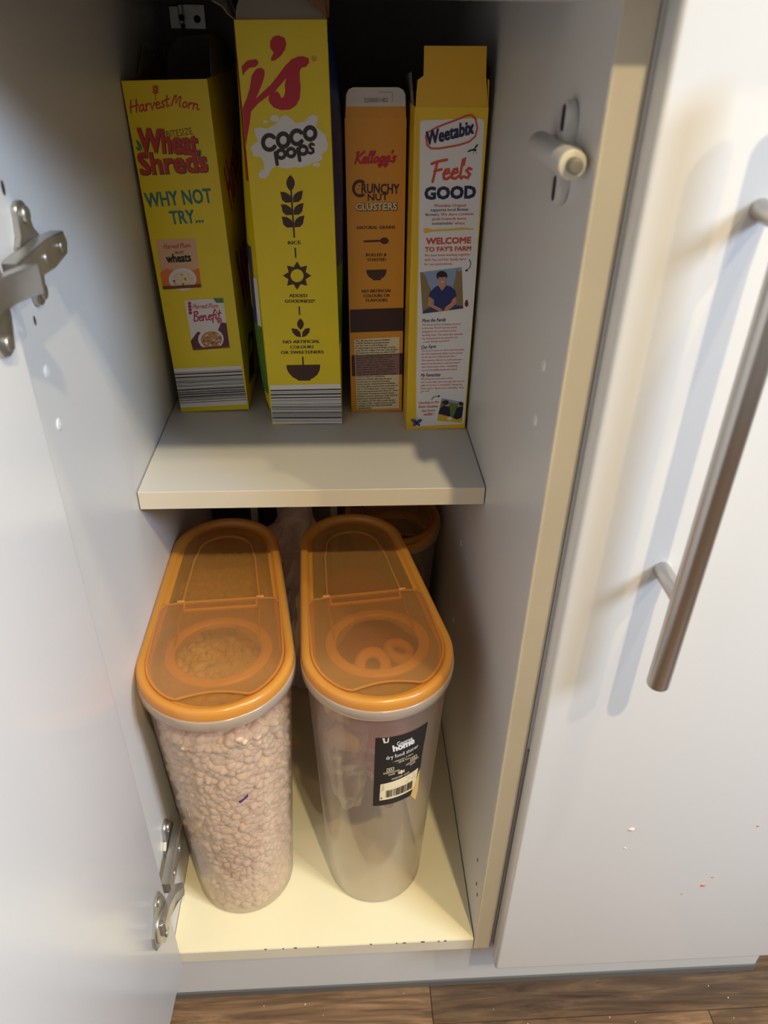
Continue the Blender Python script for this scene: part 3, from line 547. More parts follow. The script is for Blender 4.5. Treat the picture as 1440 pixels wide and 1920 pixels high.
["P",2,"printed_panel","crimsonlogo",1,[[52.82,327.82],[57.02,326.33],[57.27,323.25],[54.52,320.42],[50.88,319.83],[49.3,317.72],[48.97,312.72],[49.21,305.13],[48.01,298.09],[44.73,292.93],[39.36,289.97],[32.68,289.5],[26.2,291.38],[22.85,295.05],[22.11,298.28],[23.35,300.84],[13.27,294.47],[5.22,287.37],[3.56,292.61],[13.76,299.63],[24.69,307.83],[31.0,314.09],[37.3,320.89],[43.39,325.79],[48.52,327.6]]],
["P",2,"printed_emblem","cartonyellow",2,[[27.89,302.73],[29.85,303.48],[31.72,301.42],[32.95,298.46],[34.93,299.47],[36.39,303.3],[36.29,307.76],[37.84,312.79],[34.22,309.04],[30.3,305.51]]],
["P",2,"printed_panel","crimsonlogo",1,[[2.67,321.09],[7.66,325.12],[14.86,325.94],[16.42,324.34],[15.93,322.25],[13.63,320.66],[8.54,319.82],[4.64,316.75],[2.94,314.26]]],
["P",2,"printed_panel","crimsonlogo",1,[[14.2,319.17],[17.87,320.02],[20.59,318.51],[20.74,315.4],[18.29,309.14],[13.95,301.55],[7.95,292.57],[4.86,279.46],[1.96,270.1],[-2.19,261.98],[-1.51,279.51],[0.2,291.33],[4.1,297.77],[7.5,305.42],[10.19,314.84]]],
["S",2,"printed_emblem","crimsonlogo",1,[[63.32,326.17],[63.18,326.97],[62.7,327.61],[61.97,327.97],[61.14,327.98],[60.38,327.63],[59.82,326.99],[59.59,326.19],[59.73,325.39],[60.21,324.75],[60.94,324.39],[61.77,324.38],[62.54,324.74],[63.09,325.38],[63.32,326.17]],0.36],
["T",2,"lettering","crimsonlogo",1,"R",[60.55,325.33],[62.41,325.32],1.72,0.0,0,0],
["P",2,"printed_splash","white",1,[[3.82,261.92],[10.6,266.63],[8.81,271.39],[8.23,276.09],[13.08,276.98],[18.94,275.99],[26.67,279.26],[32.34,285.17],[36.09,285.8],[40.35,283.12],[43.83,279.77],[50.62,281.04],[55.32,284.98],[58.35,285.88],[62.01,284.92],[61.84,281.61],[60.09,276.96],[63.7,274.24],[68.05,270.82],[68.61,266.74],[69.97,263.3],[68.23,258.5],[63.53,255.77],[64.89,252.27],[60.95,250.22],[56.32,249.57],[51.56,246.81],[44.57,245.48],[40.78,246.23],[34.55,244.89],[29.24,245.65],[24.0,247.12],[19.94,244.35],[17.27,240.13],[13.94,237.31],[9.36,237.65],[8.07,240.24],[10.7,243.75],[13.89,245.13],[13.64,250.75],[11.69,254.25],[6.45,255.0],[4.53,258.48]]],
["P",2,"printed_splash","white",1,[[30.14,283.61],[29.77,282.6],[28.86,281.75],[27.56,281.18],[26.07,280.99],[24.61,281.21],[23.41,281.79],[22.65,282.66],[22.44,283.67],[22.82,284.68],[23.73,285.53],[25.03,286.09],[26.51,286.28],[27.97,286.06],[29.17,285.48],[29.93,284.62]]],
["P",2,"printed_splash","white",1,[[20.3,281.18],[20.11,280.72],[19.66,280.34],[19.01,280.09],[18.26,280.0],[17.53,280.1],[16.93,280.36],[16.55,280.75],[16.44,281.21],[16.63,281.67],[17.09,282.05],[17.73,282.3],[18.48,282.39],[19.21,282.29],[19.81,282.03],[20.19,281.64]]],
["P",2,"printed_splash","white",1,[[62.66,247.67],[62.37,247.02],[61.61,246.48],[60.5,246.13],[59.2,246.01],[57.91,246.16],[56.83,246.54],[56.13,247.1],[55.91,247.74],[56.2,248.39],[56.97,248.93],[58.08,249.28],[59.38,249.39],[60.66,249.25],[61.74,248.87],[62.44,248.32]]],
["S",2,"printed_title","dkchoc",2,[[24.26,269.34],[22.82,270.46],[21.06,270.98],[19.18,270.83],[17.41,270.03],[15.97,268.68],[15.01,266.94],[14.67,265.01],[14.99,263.13],[15.92,261.52],[17.36,260.39],[19.14,259.86],[21.04,260.01],[22.82,260.82],[24.27,262.19]],3.45],
["S",2,"printed_title","dkchoc",2,[[36.64,267.05],[36.48,268.77],[35.79,270.29],[34.64,271.42],[33.17,272.02],[31.55,272.04],[29.99,271.46],[28.67,270.36],[27.74,268.86],[27.32,267.14],[27.46,265.42],[28.15,263.89],[29.3,262.75],[30.78,262.13],[32.4,262.12],[33.98,262.7],[35.31,263.82],[36.23,265.33],[36.64,267.05]],3.46],
["S",2,"printed_title","dkchoc",2,[[47.45,272.75],[46.11,273.79],[44.49,274.26],[42.77,274.12],[41.16,273.39],[39.86,272.14],[39.02,270.53],[38.74,268.76],[39.06,267.02],[39.95,265.54],[41.29,264.49],[42.93,264.01],[44.66,264.15],[46.28,264.89],[47.59,266.15]],3.45],
["S",2,"printed_title","dkchoc",2,[[59.53,271.98],[59.34,273.55],[58.63,274.94],[57.49,275.97],[56.06,276.52],[54.5,276.54],[53.0,276.01],[51.75,275.0],[50.88,273.63],[50.51,272.07],[50.69,270.5],[51.39,269.1],[52.53,268.06],[53.97,267.5],[55.54,267.48],[57.05,268.02],[58.31,269.03],[59.17,270.41],[59.53,271.98]],3.45],
["S",2,"printed_title","dkchoc",2,[[24.54,257.3],[25.34,248.51]],3.03],
["S",2,"printed_title","dkchoc",2,[[32.82,256.38],[32.58,257.76],[31.69,258.88],[30.35,259.51],[28.8,259.52],[27.35,258.92],[26.3,257.83],[25.84,256.46],[26.07,255.07],[26.95,253.95],[28.3,253.31],[29.86,253.3],[31.31,253.9],[32.36,255.0],[32.82,256.38]],2.88],
["S",2,"printed_title","dkchoc",2,[[41.24,257.4],[41.01,258.78],[40.16,259.89],[38.87,260.52],[37.39,260.53],[36.01,259.94],[35.0,258.84],[34.57,257.47],[34.8,256.09],[35.64,254.97],[36.94,254.33],[38.43,254.32],[39.81,254.92],[40.82,256.02],[41.24,257.4]],2.89],
["S",2,"printed_title","dkchoc",2,[[43.86,260.13],[44.95,251.38]],3.03],
["S",2,"printed_title","dkchoc",2,[[51.69,259.22],[51.43,260.6],[50.53,261.71],[49.17,262.34],[47.62,262.35],[46.19,261.76],[45.15,260.67],[44.71,259.3],[44.97,257.92],[45.86,256.8],[47.23,256.17],[48.78,256.15],[50.23,256.75],[51.26,257.85],[51.69,259.22]],2.89],
["S",2,"printed_title","dkchoc",2,[[57.55,263.43],[55.62,264.13],[54.03,262.78],[54.83,260.98],[56.89,259.86],[56.93,257.79],[54.89,256.7],[52.94,257.27]],2.27],
["P",2,"printed_emblem","choc",1,[[35.37,226.5],[37.63,228.77],[38.91,231.03],[39.42,233.27],[39.12,235.49],[38.05,237.71],[36.03,239.9],[33.79,237.67],[32.5,235.44],[31.98,233.21],[32.27,230.98],[33.34,228.74]]],
["S",2,"printed_emblem","choc",1,[[35.77,227.66],[35.75,200.89],[35.8,187.82]],1.4],
["P",2,"printed_emblem","choc",1,[[35.66,217.39],[30.14,217.17],[27.21,219.72],[26.17,226.33],[30.8,225.83],[34.51,223.3],[35.45,221.08]]],
["P",2,"printed_emblem","choc",1,[[36.91,217.38],[41.64,217.61],[44.48,220.23],[46.17,227.09],[41.74,226.13],[38.47,223.98],[36.86,221.07]]],
["P",2,"printed_emblem","choc",1,[[35.54,206.94],[29.98,206.72],[27.02,209.32],[25.97,216.04],[30.65,215.53],[34.39,212.95],[35.34,210.7]]],
["P",2,"printed_emblem","choc",1,[[36.81,206.93],[41.58,207.16],[44.44,209.82],[46.15,216.8],[41.68,215.83],[38.38,213.64],[36.76,210.68]]],
["P",2,"printed_emblem","choc",1,[[35.43,196.31],[29.82,196.09],[26.83,198.74],[25.78,205.58],[30.49,205.06],[34.27,202.43],[35.22,200.14]]],
["P",2,"printed_emblem","choc",1,[[36.71,196.29],[41.52,196.53],[44.41,199.23],[46.13,206.34],[41.62,205.35],[38.29,203.13],[36.65,200.11]]],
["T",2,"lettering","choc",1,"RICE",[29.85,181.36],[41.51,181.64],3.14,0.03,0,0],
["S",2,"printed_emblem","choc",1,[[35.9,177.64],[35.95,171.29]],1.3],
["S",2,"printed_emblem","choc",1,[[36.08,177.95],[35.86,170.01]],1.3],
["P",2,"printed_emblem","choc",1,[[49.27,152.92],[43.78,149.74],[41.54,150.73],[42.15,153.05]]],
["P",2,"printed_emblem","choc",1,[[43.78,149.74],[44.82,143.64],[40.08,148.78],[41.54,150.73]]],
["P",2,"printed_emblem","choc",1,[[44.82,143.64],[38.81,145.17],[38.0,147.49],[40.08,148.78]]],
["P",2,"printed_emblem","choc",1,[[38.81,145.17],[35.14,139.91],[35.62,147.07],[38.0,147.49]]],
["P",2,"printed_emblem","choc",1,[[35.14,139.91],[32.19,145.3],[33.3,147.58],[35.62,147.07]]],
["P",2,"printed_emblem","choc",1,[[32.19,145.3],[25.99,144.0],[31.41,148.94],[33.3,147.58]]],
["P",2,"printed_emblem","choc",1,[[25.99,144.0],[27.86,150.04],[30.22,150.94],[31.41,148.94]]],
["P",2,"printed_emblem","choc",1,[[27.86,150.04],[22.83,153.41],[29.92,153.28],[30.22,150.94]]],
["P",2,"printed_emblem","choc",1,[[22.83,153.41],[28.34,156.56],[30.55,155.58],[29.92,153.28]]],
["P",2,"printed_emblem","choc",1,[[28.34,156.56],[27.38,162.54],[32.01,157.52],[30.55,155.58]]],
["P",2,"printed_emblem","choc",1,[[27.38,162.54],[33.29,161.05],[34.08,158.79],[32.01,157.52]]],
["P",2,"printed_emblem","choc",1,[[33.29,161.05],[36.91,166.15],[36.44,159.2],[34.08,158.79]]],
["P",2,"printed_emblem","choc",1,[[36.91,166.15],[39.83,160.93],[38.74,158.7],[36.44,159.2]]],
["P",2,"printed_emblem","choc",1,[[39.83,160.93],[45.94,162.21],[40.63,157.36],[38.74,158.7]]],
["P",2,"printed_emblem","choc",1,[[45.94,162.21],[44.18,156.27],[41.83,155.38],[40.63,157.36]]],
["P",2,"printed_emblem","choc",1,[[44.18,156.27],[49.27,152.92],[42.15,153.05],[41.83,155.38]]],
["T",2,"lettering","choc",1,"ADDED",[27.29,133.16],[44.41,132.81],3.21,0.03,0,0],
["T",2,"lettering","choc",1,"GOODNESS*",[22.7,127.98],[51.53,127.39],3.24,0.03,0,0],
["S",2,"printed_emblem","choc",1,[[36.08,123.77],[35.93,116.34]],1.35],
["P",2,"printed_emblem","choc",1,[[35.96,101.04],[37.9,102.98],[39.0,104.9],[39.42,106.82],[39.13,108.72],[38.16,110.61],[36.36,112.49],[34.43,110.58],[33.33,108.67],[32.9,106.76],[33.19,104.85],[34.15,102.94]]],
["P",2,"printed_emblem","choc",1,[[36.0,93.7],[31.22,94.71],[28.03,98.54],[27.13,102.83],[32.58,102.0],[35.46,98.73]]],
["P",2,"printed_emblem","choc",1,[[36.87,93.68],[40.74,94.67],[44.07,98.18],[45.02,102.79],[40.34,102.18],[37.53,98.68]]],
["T",2,"lettering","choc",1,"NO ARTIFICIAL",[18.24,87.79],[53.9,87.49],3.26,0.03,0,0],
["T",2,"lettering","choc",1,"COLOURS",[24.61,82.18],[47.5,82.17],3.29,0.03,0,0],
["T",2,"lettering","choc",1,"OR SWEETENERS",[15.12,76.9],[57.21,76.6],3.31,0.03,0,0],
["S",2,"printed_emblem","choc",1,[[36.27,73.23],[36.09,64.84]],1.4],
["P",2,"printed_emblem","choc",1,[[19.5,65.26],[53.11,64.97],[52.48,59.71],[49.89,54.45],[45.22,50.75],[42.47,49.67],[42.38,48.14],[29.86,48.47],[29.4,49.63],[24.77,52.44],[21.19,57.11],[19.57,61.5]]],
["P",2,"barcode","white",1,[[1.41,44.03],[72.59,43.85],[73.23,-0.6],[0.48,1.61]]],
["P",2,"barcode","dark",2,[[1.3,39.07],[72.67,38.66],[72.69,37.27],[1.28,37.75]]],
["P",2,"barcode","grey",2,[[1.26,36.83],[72.7,36.31],[72.71,35.79],[1.24,36.33]]],
["P",2,"barcode","grey",2,[[1.23,35.75],[72.72,35.18],[72.72,34.83],[1.22,35.42]]],
["P",2,"barcode","dark",2,[[1.2,34.5],[72.73,33.87],[72.75,32.47],[1.18,33.16]]],
["P",2,"barcode","dark",2,[[1.17,32.74],[72.76,32.03],[72.77,31.68],[1.16,32.41]]],
["P",2,"barcode","dark",2,[[1.13,30.94],[72.79,30.15],[72.81,28.74],[1.1,29.6]]],
["P",2,"barcode","dark",2,[[1.06,28.13],[72.83,27.2],[72.84,26.67],[1.05,27.62]]],
["P",2,"barcode","grey",2,[[1.04,27.03],[72.85,26.05],[72.85,25.7],[1.03,26.69]]],
["P",2,"barcode","grey",2,[[1.02,26.1],[72.86,25.08],[72.87,24.72],[1.01,25.77]]],
["P",2,"barcode","dark",2,[[0.98,24.28],[72.89,23.17],[72.89,22.82],[0.97,23.95]]],
["P",2,"barcode","dark",2,[[0.95,23.01],[72.91,21.84],[72.92,21.31],[0.94,22.5]]],
["P",2,"barcode","dark",2,[[0.91,21.02],[72.94,19.75],[72.95,18.86],[0.89,20.17]]],
["P",2,"barcode","dark",2,[[0.88,19.57],[72.96,18.23],[72.97,17.34],[0.86,18.72]]],
["P",2,"barcode","dark",2,[[0.84,17.78],[72.99,16.35],[73.0,15.81],[0.83,17.26]]],
["P",2,"barcode","dark",2,[[0.82,16.84],[73.0,15.37],[73.01,15.01],[0.81,16.49]]],
["P",2,"barcode","dark",2,[[0.78,14.99],[73.03,13.43],[73.04,12.89],[0.77,14.48]]],
["P",2,"barcode","grey",2,[[0.76,14.05],[73.04,12.44],[73.07,11.0],[0.73,12.67]]],
["P",2,"barcode","grey",2,[[0.72,12.24],[73.07,10.55],[73.08,10.19],[0.71,11.9]]],
["P",2,"barcode","dark",2,[[0.7,11.47],[73.08,9.74],[73.09,9.19],[0.69,10.95]]],
["P",2,"barcode","dark",2,[[0.68,10.34],[73.1,8.56],[73.11,8.2],[0.67,10.0]]],
["P",2,"barcode","grey",2,[[0.66,9.57],[73.11,7.74],[73.12,7.38],[0.65,9.22]]],
["P",2,"barcode","dark",2,[[0.64,8.79],[73.12,6.93],[73.15,5.47],[0.61,7.4]]],
["P",2,"barcode","dark",2,[[0.6,6.79],[73.16,4.84],[73.16,4.47],[0.59,6.45]]],
["P",2,"barcode","dark",2,[[0.56,4.92],[73.18,2.88],[73.19,2.51],[0.55,4.58]]],
["P",2,"barcode","dark",2,[[0.54,3.97],[73.2,1.87],[73.2,1.5],[0.53,3.62]]],
["S",3,"brush_lettering","crimsonlogo",1,[[12.13,255.42],[8.68,246.08]],1.9],
["S",3,"brush_lettering","crimsonlogo",1,[[17.16,255.56],[10.54,250.29],[12.6,247.12],[14.44,246.25]],1.9],
["S",3,"brush_lettering","crimsonlogo",1,[[10.37,254.26],[12.13,255.42]],1.9],
["S",3,"brush_lettering","crimsonlogo",1,[[15.7,248.59],[18.93,249.42],[18.83,250.99],[17.21,250.76],[15.7,248.59],[15.77,246.56],[17.37,246.33],[19.45,247.5]],1.9],
["S",3,"brush_lettering","crimsonlogo",1,[[22.79,252.95],[23.7,255.56],[22.68,255.25],[20.03,247.33],[20.51,246.42],[22.07,247.2]],1.9],
["S",3,"brush_lettering","crimsonlogo",1,[[25.72,253.03],[26.63,255.64],[25.61,255.34],[22.96,247.41],[23.44,246.5],[25.0,247.29]],1.9],
["S",3,"brush_lettering","crimsonlogo",1,[[28.36,251.26],[26.59,250.1],[25.81,247.95],[26.9,246.6],[28.87,247.76],[29.68,250.0],[28.36,251.26]],1.9],
["S",3,"brush_lettering","crimsonlogo",1,[[34.72,250.98],[33.17,251.4],[31.1,249.49],[30.87,247.45],[32.36,247.22],[34.35,249.58]],1.9],
["S",3,"brush_lettering","crimsonlogo",1,[[35.06,251.45],[32.55,244.45],[30.76,243.2],[29.69,244.65],[35.23,248.22]],1.9],
["S",3,"brush_lettering","crimsonlogo",1,[[39.64,251.12],[38.09,251.54],[36.02,249.63],[35.78,247.59],[37.28,247.36],[39.27,249.72]],1.9],
["S",3,"brush_lettering","crimsonlogo",1,[[39.98,251.59],[37.47,244.59],[35.68,243.34],[34.61,244.79],[40.15,248.36]],1.9],
["S",3,"brush_lettering","crimsonlogo",1,[[43.01,256.29],[42.09,254.42]],1.9],
["S",3,"brush_lettering","crimsonlogo",1,[[45.61,251.29],[44.27,251.71],[42.92,250.56],[44.51,248.76],[43.23,247.06],[41.49,247.57]],1.9],
["S",3,"printed_emblem","dkbrown",1,[[15.72,230.32],[14.07,231.02],[12.3,231.17],[10.56,230.76],[9.0,229.84],[7.77,228.47],[6.96,226.78],[6.66,224.92],[6.89,223.05],[7.63,221.34],[8.82,219.94],[10.36,218.98],[12.1,218.54],[13.89,218.67],[15.57,219.35]],2.71],
["P",3,"printed_emblem","dkbrown",1,[[13.09,227.15],[13.04,226.91],[12.88,226.71],[12.66,226.57],[12.4,226.53],[12.14,226.58],[11.92,226.72],[11.78,226.92],[11.73,227.16],[11.79,227.4],[11.94,227.61],[12.16,227.74],[12.42,227.79],[12.68,227.74],[12.9,227.6],[13.04,227.4]]],
["P",3,"printed_emblem","dkbrown",1,[[15.1,224.61],[15.04,224.37],[14.89,224.17],[14.67,224.03],[14.41,223.98],[14.15,224.03],[13.93,224.17],[13.78,224.38],[13.73,224.62],[13.79,224.86],[13.94,225.07],[14.16,225.2],[14.42,225.25],[14.68,225.2],[14.9,225.06],[15.05,224.85]]],
["P",3,"printed_emblem","dkbrown",1,[[11.55,224.38],[11.51,224.19],[11.38,224.02],[11.21,223.92],[11.0,223.88],[10.79,223.92],[10.61,224.03],[10.5,224.2],[10.46,224.39],[10.5,224.58],[10.63,224.75],[10.8,224.86],[11.01,224.89],[11.22,224.85],[11.4,224.74],[11.51,224.58]]],
["T",3,"lettering","dkbrown",1,"RUNCHY",[14.23,221.06],[48.62,220.31],8.35,0.0263,0,0],
["T",3,"lettering","dkbrown",1,"NUT",[19.9,214.36],[38.35,214.73],5.89,0.0263,0,0],
["T",3,"lettering","cream",3,"CLUSTERS",[8.76,206.15],[46.72,206.36],6.23,0.0225,0,"dkbrown"],
["T",3,"lettering","dkbrown",1,"NATURAL GRAINS",[9.43,189.09],[45.51,189.29],2.94,0.03,0,0],
["S",3,"printed_emblem","dkbrown",1,[[16.16,177.94],[24.37,178.13],[32.86,178.32]],1.84],
["P",3,"printed_emblem","dkbrown",1,[[39.52,178.25],[39.22,177.05],[38.33,176.04],[37.0,175.37],[35.42,175.14],[33.84,175.4],[32.51,176.1],[31.62,177.13],[31.3,178.33],[31.62,179.53],[32.51,180.53],[33.84,181.2],[35.4,181.42],[36.97,181.17],[38.31,180.48],[39.2,179.45]]],
["T",3,"lettering","dkbrown",1,"ROLLED &",[17.65,164.0],[37.46,164.01],3.01,0.03,0,0],
["T",3,"lettering","dkbrown",1,"TOASTED",[18.52,159.41],[36.9,159.42],3.02,0.03,0,0],
["P",3,"printed_emblem","dkbrown",1,[[17.51,151.06],[37.51,151.39],[37.17,147.97],[35.44,144.56],[32.3,142.53],[31.72,141.03],[24.15,141.02],[23.57,142.18],[20.1,144.41],[18.05,147.98]]],
["T",3,"lettering","dkbrown",1,"NO ARTIFICIAL",[13.16,129.06],[42.54,129.24],3.04,0.03,0,0],
["T",3,"lettering","dkbrown",1,"COLOURS OR",[14.62,124.32],[40.81,124.54],3.07,0.03,0,0],
["T",3,"lettering","dkbrown",1,"FLAVOURS",[17.17,119.89],[38.47,119.83],3.09,0.03,0,0],
["P",3,"printed_panel","dkband",1,[[0.81,112.12],[54.59,113.36],[54.98,89.58],[0.88,88.49]]],
["P",3,"printed_panel","dkband",1,[[1.44,64.15],[55.0,65.74],[55.39,42.13],[1.44,41.22]]],
["P",3,"terms_panel","cream",2,[[4.6,81.29],[50.94,83.26],[51.77,3.19],[6.0,2.56]]],
["P",3,"terms_panel","mauveband",3,[[5.25,64.47],[51.18,65.56],[51.5,42.08],[5.68,41.14]]],
["T",3,"terms_panel","dark",4,"*18+, GB only. Enter between 01/04/26 -",[5.65,78.88],[42.32,79.57],1.64,0.015,0,0],
["T",3,"terms_panel","dark",4,"31/05/26. Purchase a promotional pack",[5.68,76.31],[40.53,76.96],1.65,0.015,0,0],
["T",3,"terms_panel","dark",4,"scan the code or visit kelloggs.com",[5.72,73.73],[38.75,74.35],1.65,0.015,0,0],
["T",3,"terms_panel","dark",4,"& register/sign into your Kellogg's account,",[5.76,71.14],[47.37,71.91],1.66,0.015,0,0],
["T",3,"terms_panel","dark",4,"enter the last 4 digits of the bar code & select",[5.79,68.55],[49.38,69.35],1.66,0.015,0,0],
["T",3,"terms_panel","dark",4,"the Experience Prize Draw you wish to enter.",[5.83,65.94],[47.6,66.7],1.67,0.015,0,0],
["T",3,"terms_panel","dark",4,"Prizes: 4 x ultimate football experiences for 2",[5.87,63.32],[49.62,64.12],1.68,0.015,0,0],
["T",3,"terms_panel","dark",4,"people at select UEFA. Hungary or an EFL",[5.91,60.7],[44.01,61.38],1.68,0.015,0,0],
["T",3,"terms_panel","dark",4,"Club of your choice for 26/27 season",[5.94,58.06],[40.3,58.67],1.69,0.015,0,0],
["T",3,"terms_panel","dark",4,"including 2 x match day tickets for 26/27",[5.98,55.41],[45.19,56.11],1.7,0.015,0,0],
["T",3,"terms_panel","dark",4,"season, 2 meals & panel. 1 x football & 1 x",[6.02,52.76],[47.22,53.48],1.7,0.015,0,0],
["T",3,"terms_panel","dark",4,"25/26 season signed shirt, or 1 x ultimate",[6.06,50.09],[46.37,50.8],1.71,0.015,0,0],
["T",3,"terms_panel","dark",4,"Tour of Man City for 2 people including 1 x",[6.1,47.42],[47.45,48.13],1.71,0.015,0,0],
["T",3,"terms_panel","dark",4,"match day tickets for 26/27 season & 1 x",[6.14,44.73],[44.67,45.39],1.72,0.015,0,0],
["T",3,"terms_panel","dark",4,"25/26 season signed shirt or prize of equal",[6.17,42.03],[47.68,42.74],1.73,0.015,0,0],
["T",3,"terms_panel","dark",4,"Tickets subject to availability",[6.21,39.33],[36.18,39.84],1.73,0.015,0,0],
["T",3,"terms_panel","dark",4,"Prizes also include 100 towards travel",[6.25,36.61],[43.07,37.23],1.74,0.015,0,0],
["T",3,"terms_panel","dark",4,"& other expenses. Extended Promotion",[6.29,33.88],[41.23,34.47],1.75,0.015,0,0],
["T",3,"terms_panel","dark",4,"Period: entries received between 01/06/26 -",[6.33,31.14],[48.16,31.84],1.76,0.015,0,0],
["T",3,"terms_panel","dark",4,"31/11/26 will be entered into a final draw to",[6.37,28.4],[50.23,29.12],1.76,0.015,0,0],
["T",3,"terms_panel","dark",4,"win 1 x 75 football. Max 1 entry a person",[6.41,25.64],[46.44,26.29],1.76,0.015,0,0],
["T",3,"terms_panel","dark",4,"across all 4 experience prize draws & 1 from",[6.45,22.87],[49.5,23.57],1.77,0.015,0,0],
["T",3,"terms_panel","dark",4,"a household. Smartphone, internet access,",[6.49,20.09],[46.67,20.74],1.78,0.015,0,0],
["T",3,"terms_panel","dark",4,"Kellogg's account registration & purchase of",[6.53,17.3],[49.74,17.99],1.79,0.015,0,0],
["T",3,"terms_panel","dark",4,"promo pack required. Retain receipt.",[6.57,14.5],[41.98,15.06],1.79,0.015,0,0],
["T",3,"terms_panel","dark",4,"See website for full T&Cs, prize details,",[6.61,11.69],[47.03,12.32],1.8,0.015,0,0],
["T",3,"terms_panel","dark",4,"restricted clubs, voting locations & their",[6.65,8.86],[48.13,9.51],1.81,0.015,0,0],
["T",3,"terms_panel","dark",4,"availability. Promoter: KELLOGG EUROPE",[6.69,6.03],[44.29,6.61],1.82,0.015,0,0],
["T",3,"terms_panel","dark",4,"TRADING LIMITED",[6.73,3.19],[21.59,3.41],1.82,0.015,0,0],
["P",4,"printed_panel","white",1,[[4.61,282.88],[5.87,284.86],[8.97,285.26],[53.94,287.0],[57.16,285.82],[58.26,283.45],[61.76,156.03],[59.81,6.98],[59.38,5.15],[10.47,2.97],[8.58,61.89],[7.2,166.07]]],
["S",4,"printed_emblem","brick",2,[[9.66,273.4],[11.42,276.19],[18.72,280.08],[27.26,283.09],[36.99,286.41],[43.04,288.72],[47.34,289.18],[50.91,286.24],[52.79,279.64],[51.63,273.51],[46.9,269.34],[38.25,266.72],[21.99,264.08],[14.43,264.07],[11.05,266.66],[9.66,273.4]],1.5],
["T",4,"lettering","navy",3,"Weetabix",[12.04,267.0],[50.81,275.96],10.31,0.03,0.25,0],
["P",4,"printed_emblem","dark",2,[[53.56,263.11],[52.98,262.38],[51.48,262.08],[49.93,262.38],[49.25,263.1],[49.82,263.83],[51.32,264.13],[52.87,263.84]]],
["P",4,"printed_emblem","dkgreen",2,[[50.85,263.68],[49.67,263.72],[48.6,263.57],[47.61,263.26],[46.71,262.8],[45.9,262.19],[45.18,261.38],[46.36,261.35],[47.44,261.5],[48.43,261.8],[49.33,262.26],[50.14,262.88]]],
["P",4,"printed_emblem","dkgreen",2,[[51.34,263.91],[52.3,264.24],[53.07,264.7],[53.69,265.27],[54.15,265.95],[54.47,266.74],[54.6,267.66],[53.65,267.33],[52.88,266.87],[52.26,266.3],[51.79,265.62],[51.48,264.83]]],
["S",4,"printed_emblem","dark",2,[[51.17,262.77],[50.77,259.68]],0.38],
["S",4,"printed_emblem","dark",2,[[52.44,262.77],[53.63,260.48]],0.38],
["S",4,"brush_lettering","brick",2,[[20.4,253.41],[17.03,238.01]],2.3],
["S",4,"brush_lettering","brick",2,[[15.66,252.25],[22.12,254.26],[28.52,255.36]],2.3],
["S",4,"brush_lettering","brick",2,[[18.27,246.45],[24.18,247.83]],2.3],
["S",4,"brush_lettering","brick",2,[[26.07,243.81],[31.0,245.29],[30.34,247.84],[27.82,247.41],[26.07,243.81],[26.85,240.5],[29.49,240.18],[32.45,242.17]],2.3],
["S",4,"brush_lettering","brick",2,[[33.26,244.19],[38.18,245.66],[37.52,248.21],[35.0,247.78],[33.26,244.19],[34.03,240.88],[36.67,240.56],[39.64,242.54]],2.3],
["S",4,"brush_lettering","brick",2,[[43.24,251.56],[43.86,255.85],[42.33,255.31],[40.62,242.28],[41.68,240.82],[43.94,242.15]],2.3],
["S",4,"brush_lettering","brick",2,[[50.0,248.1],[47.71,248.74],[45.92,246.82],[49.05,243.94],[47.53,241.12],[44.58,241.88]],2.3],
["T",4,"lettering","navy",2,"GOOD",[10.94,223.9],[55.04,225.06],9.89,0.045,0,0],
["T",4,"small_print","brick",2,"Weetabix Original",[19.05,217.41],[47.29,217.73],2.45,0.015,0,0],
["T",4,"small_print","navy",2,"supports local British",[16.19,213.84],[49.78,214.26],2.47,0.015,0,0],
["T",4,"small_print","navy",2,"farmers.",[11.73,210.0],[24.4,210.1],2.49,0.015,0,0],
["T",4,"small_print","brick",2,"We share common",[25.59,210.1],[54.4,210.65],2.48,0.015,0,0],
["T",4,"small_print","brick",2,"goals towards more",[17.83,206.37],[48.44,206.79],2.5,0.015,0,0],
["T",4,"small_print","navy",2,"sustainable'",[17.99,202.6],[37.0,202.67],2.52,0.015,0,0],
["T",4,"small_print","brick",2,"wheat.",[38.33,202.67],[47.92,202.77],2.52,0.015,0,0],
["P",4,"printed_emblem","ochre",2,[[10.29,199.09],[13.19,199.97],[18.57,198.43],[31.88,199.02],[45.17,199.99],[55.94,198.94],[56.0,198.18],[45.3,197.96],[31.98,197.12],[18.66,196.52],[11.37,195.28]]],
["T",4,"lettering","brick",2,"WELCOME",[13.53,185.82],[53.94,186.68],5.36,0.045,0,0],
["T",4,"lettering","brick",2,"TO FAY'S FARM",[12.71,179.26],[54.63,180.11],3.97,0.0375,0,0],
["T",4,"small_print","brick",2,"We have been working together",[12.55,174.85],[54.41,175.7],2.32,0.0075,0,0],
["T",4,"small_print","brick",2,"with Fay and her family farm",[12.37,170.94],[50.66,171.48],2.33,0.0075,0,0],
["T",4,"small_print","brick",2,"for two generations.",[12.52,167.0],[38.65,167.39],2.35,0.0075,0,0],
["S",4,"printed_emblem","navy",2,[[53.56,172.21],[55.44,169.0],[54.84,165.05],[52.08,162.05]],0.77],
["P",4,"printed_emblem","navy",2,[[50.48,161.31],[51.2,163.67],[53.77,161.5]]],
["P",4,"printed_photo","sky",2,[[8.7,160.7],[47.24,165.31],[51.13,126.8],[12.65,122.0]]],
["P",4,"printed_photo","straw",3,[[8.94,160.16],[10.89,161.01],[14.34,156.88],[16.59,150.32],[19.86,143.69],[21.3,123.41],[12.65,122.0]]],
